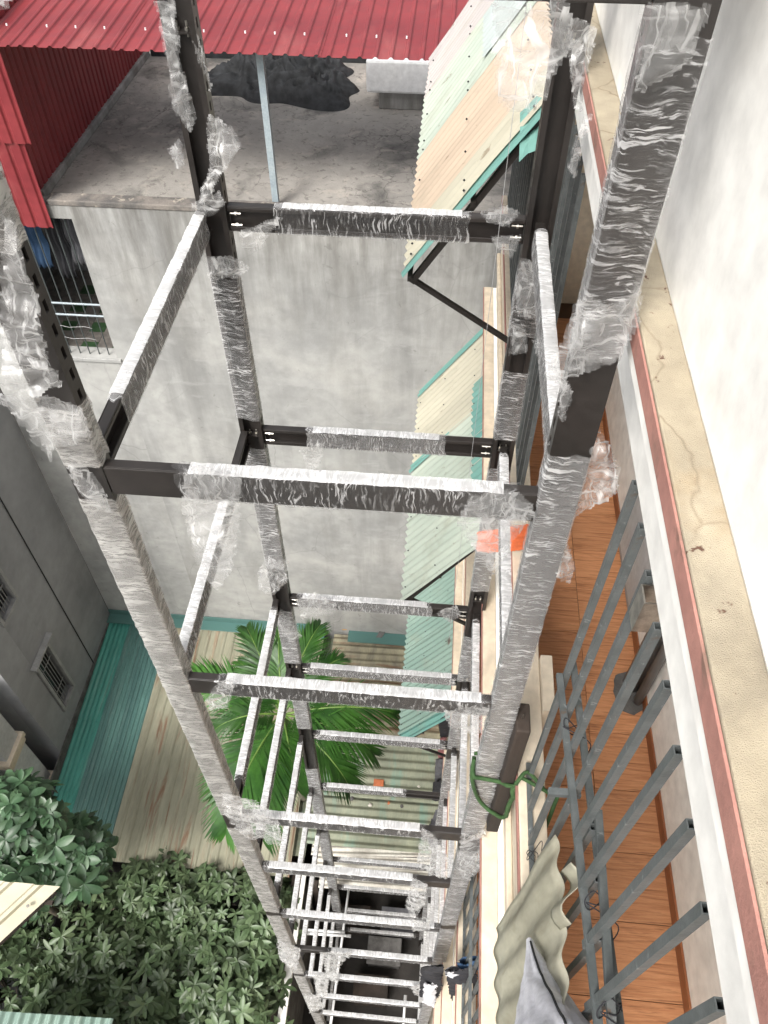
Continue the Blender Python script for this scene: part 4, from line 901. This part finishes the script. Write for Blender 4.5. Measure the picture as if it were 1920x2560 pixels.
# palm
pc = at(612, 1548, z=-9.0)
pm = thing('palm_tree', (pc.x-.05, pc.y+.1, gz), 'green feather palm rising between the sheds and the steel frame', 'palm')
mk('trunk', MB().tube([(pc.x-.05, pc.y+.1, gz), (pc.x+.02, pc.y+.05, -12), (pc.x, pc.y, -9.2)], [.09, .075, .06], 12), 'palm_trunk', pm, smooth=True)
mk('crownshaft', MB().tube([(pc.x, pc.y, -9.25), (pc.x, pc.y, -9.0), (pc.x, pc.y, -8.85)], [.065, .06, .03], 12), 'rachis', pm, smooth=True)
def frond(az, L, el, droop, roll=0.):
    d = Vector((math.cos(az), math.sin(az), 0)); o = pc+Vector((0, 0, .05)); n = 22; pts = []
    p = o.copy(); ang = el
    for i in range(n+1):
        pts.append(p.copy()); p = p+(d*math.cos(ang)+Z*math.sin(ang))*(L/n); ang -= droop/n*(.5+i/n)
    fr = mk('frond', MB().tube(pts, [.014*(1-.8*i/n)+.002 for i in range(n+1)], 6), 'rachis', pm, smooth=True)
    mb = MB(); side = d.cross(Z).normalized()
    for i in range(n*2+6):
        t = .12+.87*i/(n*2+6); k = t*n; i0 = min(n-1, int(k)); q = pts[i0].lerp(pts[i0+1], k-i0); tg_ = (pts[i0+1]-pts[i0]).normalized()
        nn = side.cross(tg_).normalized(); ll = (.58*math.sin(math.pi*min(1, .18+t*.80))**.7+.06)*L/1.7
        for s_ in (-1, 1):
            dd = (side*s_*(1.0-.55*t)+tg_*(.55+.8*t)+nn*rng.uniform(.05, .35)).normalized()
            j0 = len(mb.v); w_ = .016*L/1.7*rng.uniform(.8, 1.2); sd_ = dd.cross(nn).normalized(); dr_ = rng.uniform(.15, .5)
            for tt, ww in ((0, .4), (.3, 1), (.65, .8), (1, .05)):
                c = q+dd*ll*tt-Z*(dr_*ll*tt*tt)
                mb.v += [tuple(c-sd_*w_*ww), tuple(c+sd_*w_*ww+nn*w_*.5*ww)]
            for r in range(3): a = j0+2*r; mb.f.append((a, a+1, a+3, a+2))
    mk('leaflets', mb, 'leaf_palm', fr, kind='stuff', smooth=True)
for az, L, el, dr in ((166, 1.75, .5, 1.2), (140, 1.1, .9, 1.5), (122, 1.5, .95, 1.5), (100, 1.35, 1.0, 1.4), (72, 1.5, .9, 1.4), (48, 1.3, .8, 1.6), (8, 1.75, .35, 1.2), (-14, 1.6, .4, 1.7), (-38, 1.6, .4, 1.9), (-70, 1.3, .6, 2.3), (-92, 1.9, .45, 1.9), (-108, 1.95, .5, 1.8), (-124, 1.7, .4, 2.1), (-160, 1.2, .7, 2.0)):
    frond(R(az), L*.86, el, dr)

# ------------------------------------------------------------------ wires and scraps
pw = thing('plumb_line', (.20, 2.75, -4.6), 'thin steel plumb wire hanging beside the far right post', 'wire')
mk('line', MB().tube([(.20, 2.75, .5), (.20, 2.75, -4.5)], .0012, 5), 'wire', pw)
mk('bob', MB().tube([(.20, 2.75, -4.5), (.20, 2.75, -4.54), (.20, 2.75, -4.6)], [.004, .012, .001], 8), 'bolt', pw)
for yy in (.93, 1.06):
    mk('wire_tie', rope([(.528+.022*math.cos(a*1.1+yy), yy+.022*math.sin(a*1.3), -3.40+.012*math.sin(a*2.7)) for a in range(9)]+[(.56, yy+.05, -3.36), (.57, yy+.03, -3.42)], .0016), 'cloth_dark', g1)
for yy, zz in ((.62, -2.33), (.36, -2.28), (1.19, -2.46)):
    mk('wire_tie', rope([(.53+.034*math.cos(a*1.2+yy), yy+.02*math.sin(a*1.7), zz+.03*math.sin(a*1.2)) for a in range(8)]+[(.58, yy-.06, zz+.02), (.56, yy-.1, zz-.03)], .0018), 'cloth_dark', g1)
for i in range(7):
    p = at(*[(760, 1725), (800, 1740), (840, 1735), (868, 1742), (905, 1700), (790, 1700), (700, 1765)][i], z=-11.67)
    a = rng.uniform(0, 3); sc_2 = rng.uniform(.02, .045); mbk = MB()
    ring = [Vector((math.cos(t)*sc_2*rng.uniform(.7, 1.3), math.sin(t)*sc_2*rng.uniform(.7, 1.3), 0)) for t in [k*1.0472 for k in range(6)]]
    k0 = len(mbk.v)
    for lv, f in ((0, 1), (sc_2*.5, .85), (sc_2*.8, .35)):
        for q in ring: mbk.v.append(tuple(p+q*f+Z*lv))
    for l in range(2):
        for k in range(6): mbk.f.append((k0+l*6+k, k0+l*6+(k+1) % 6, k0+l*6+6+(k+1) % 6, k0+l*6+6+k))
    mbk.f.append(tuple(k0+12+k for k in range(6)))
    mk('rubble_lump', mbk, ('cement', 'sheet_white', 'brick_orange')[i % 3], label=('grey', 'whitish', 'orange', 'second grey', 'second whitish', 'second orange', 'leftmost grey')[i]+' lump of rubble on the olive tin roof', cat='rubble', group='rubble on the tin roof')
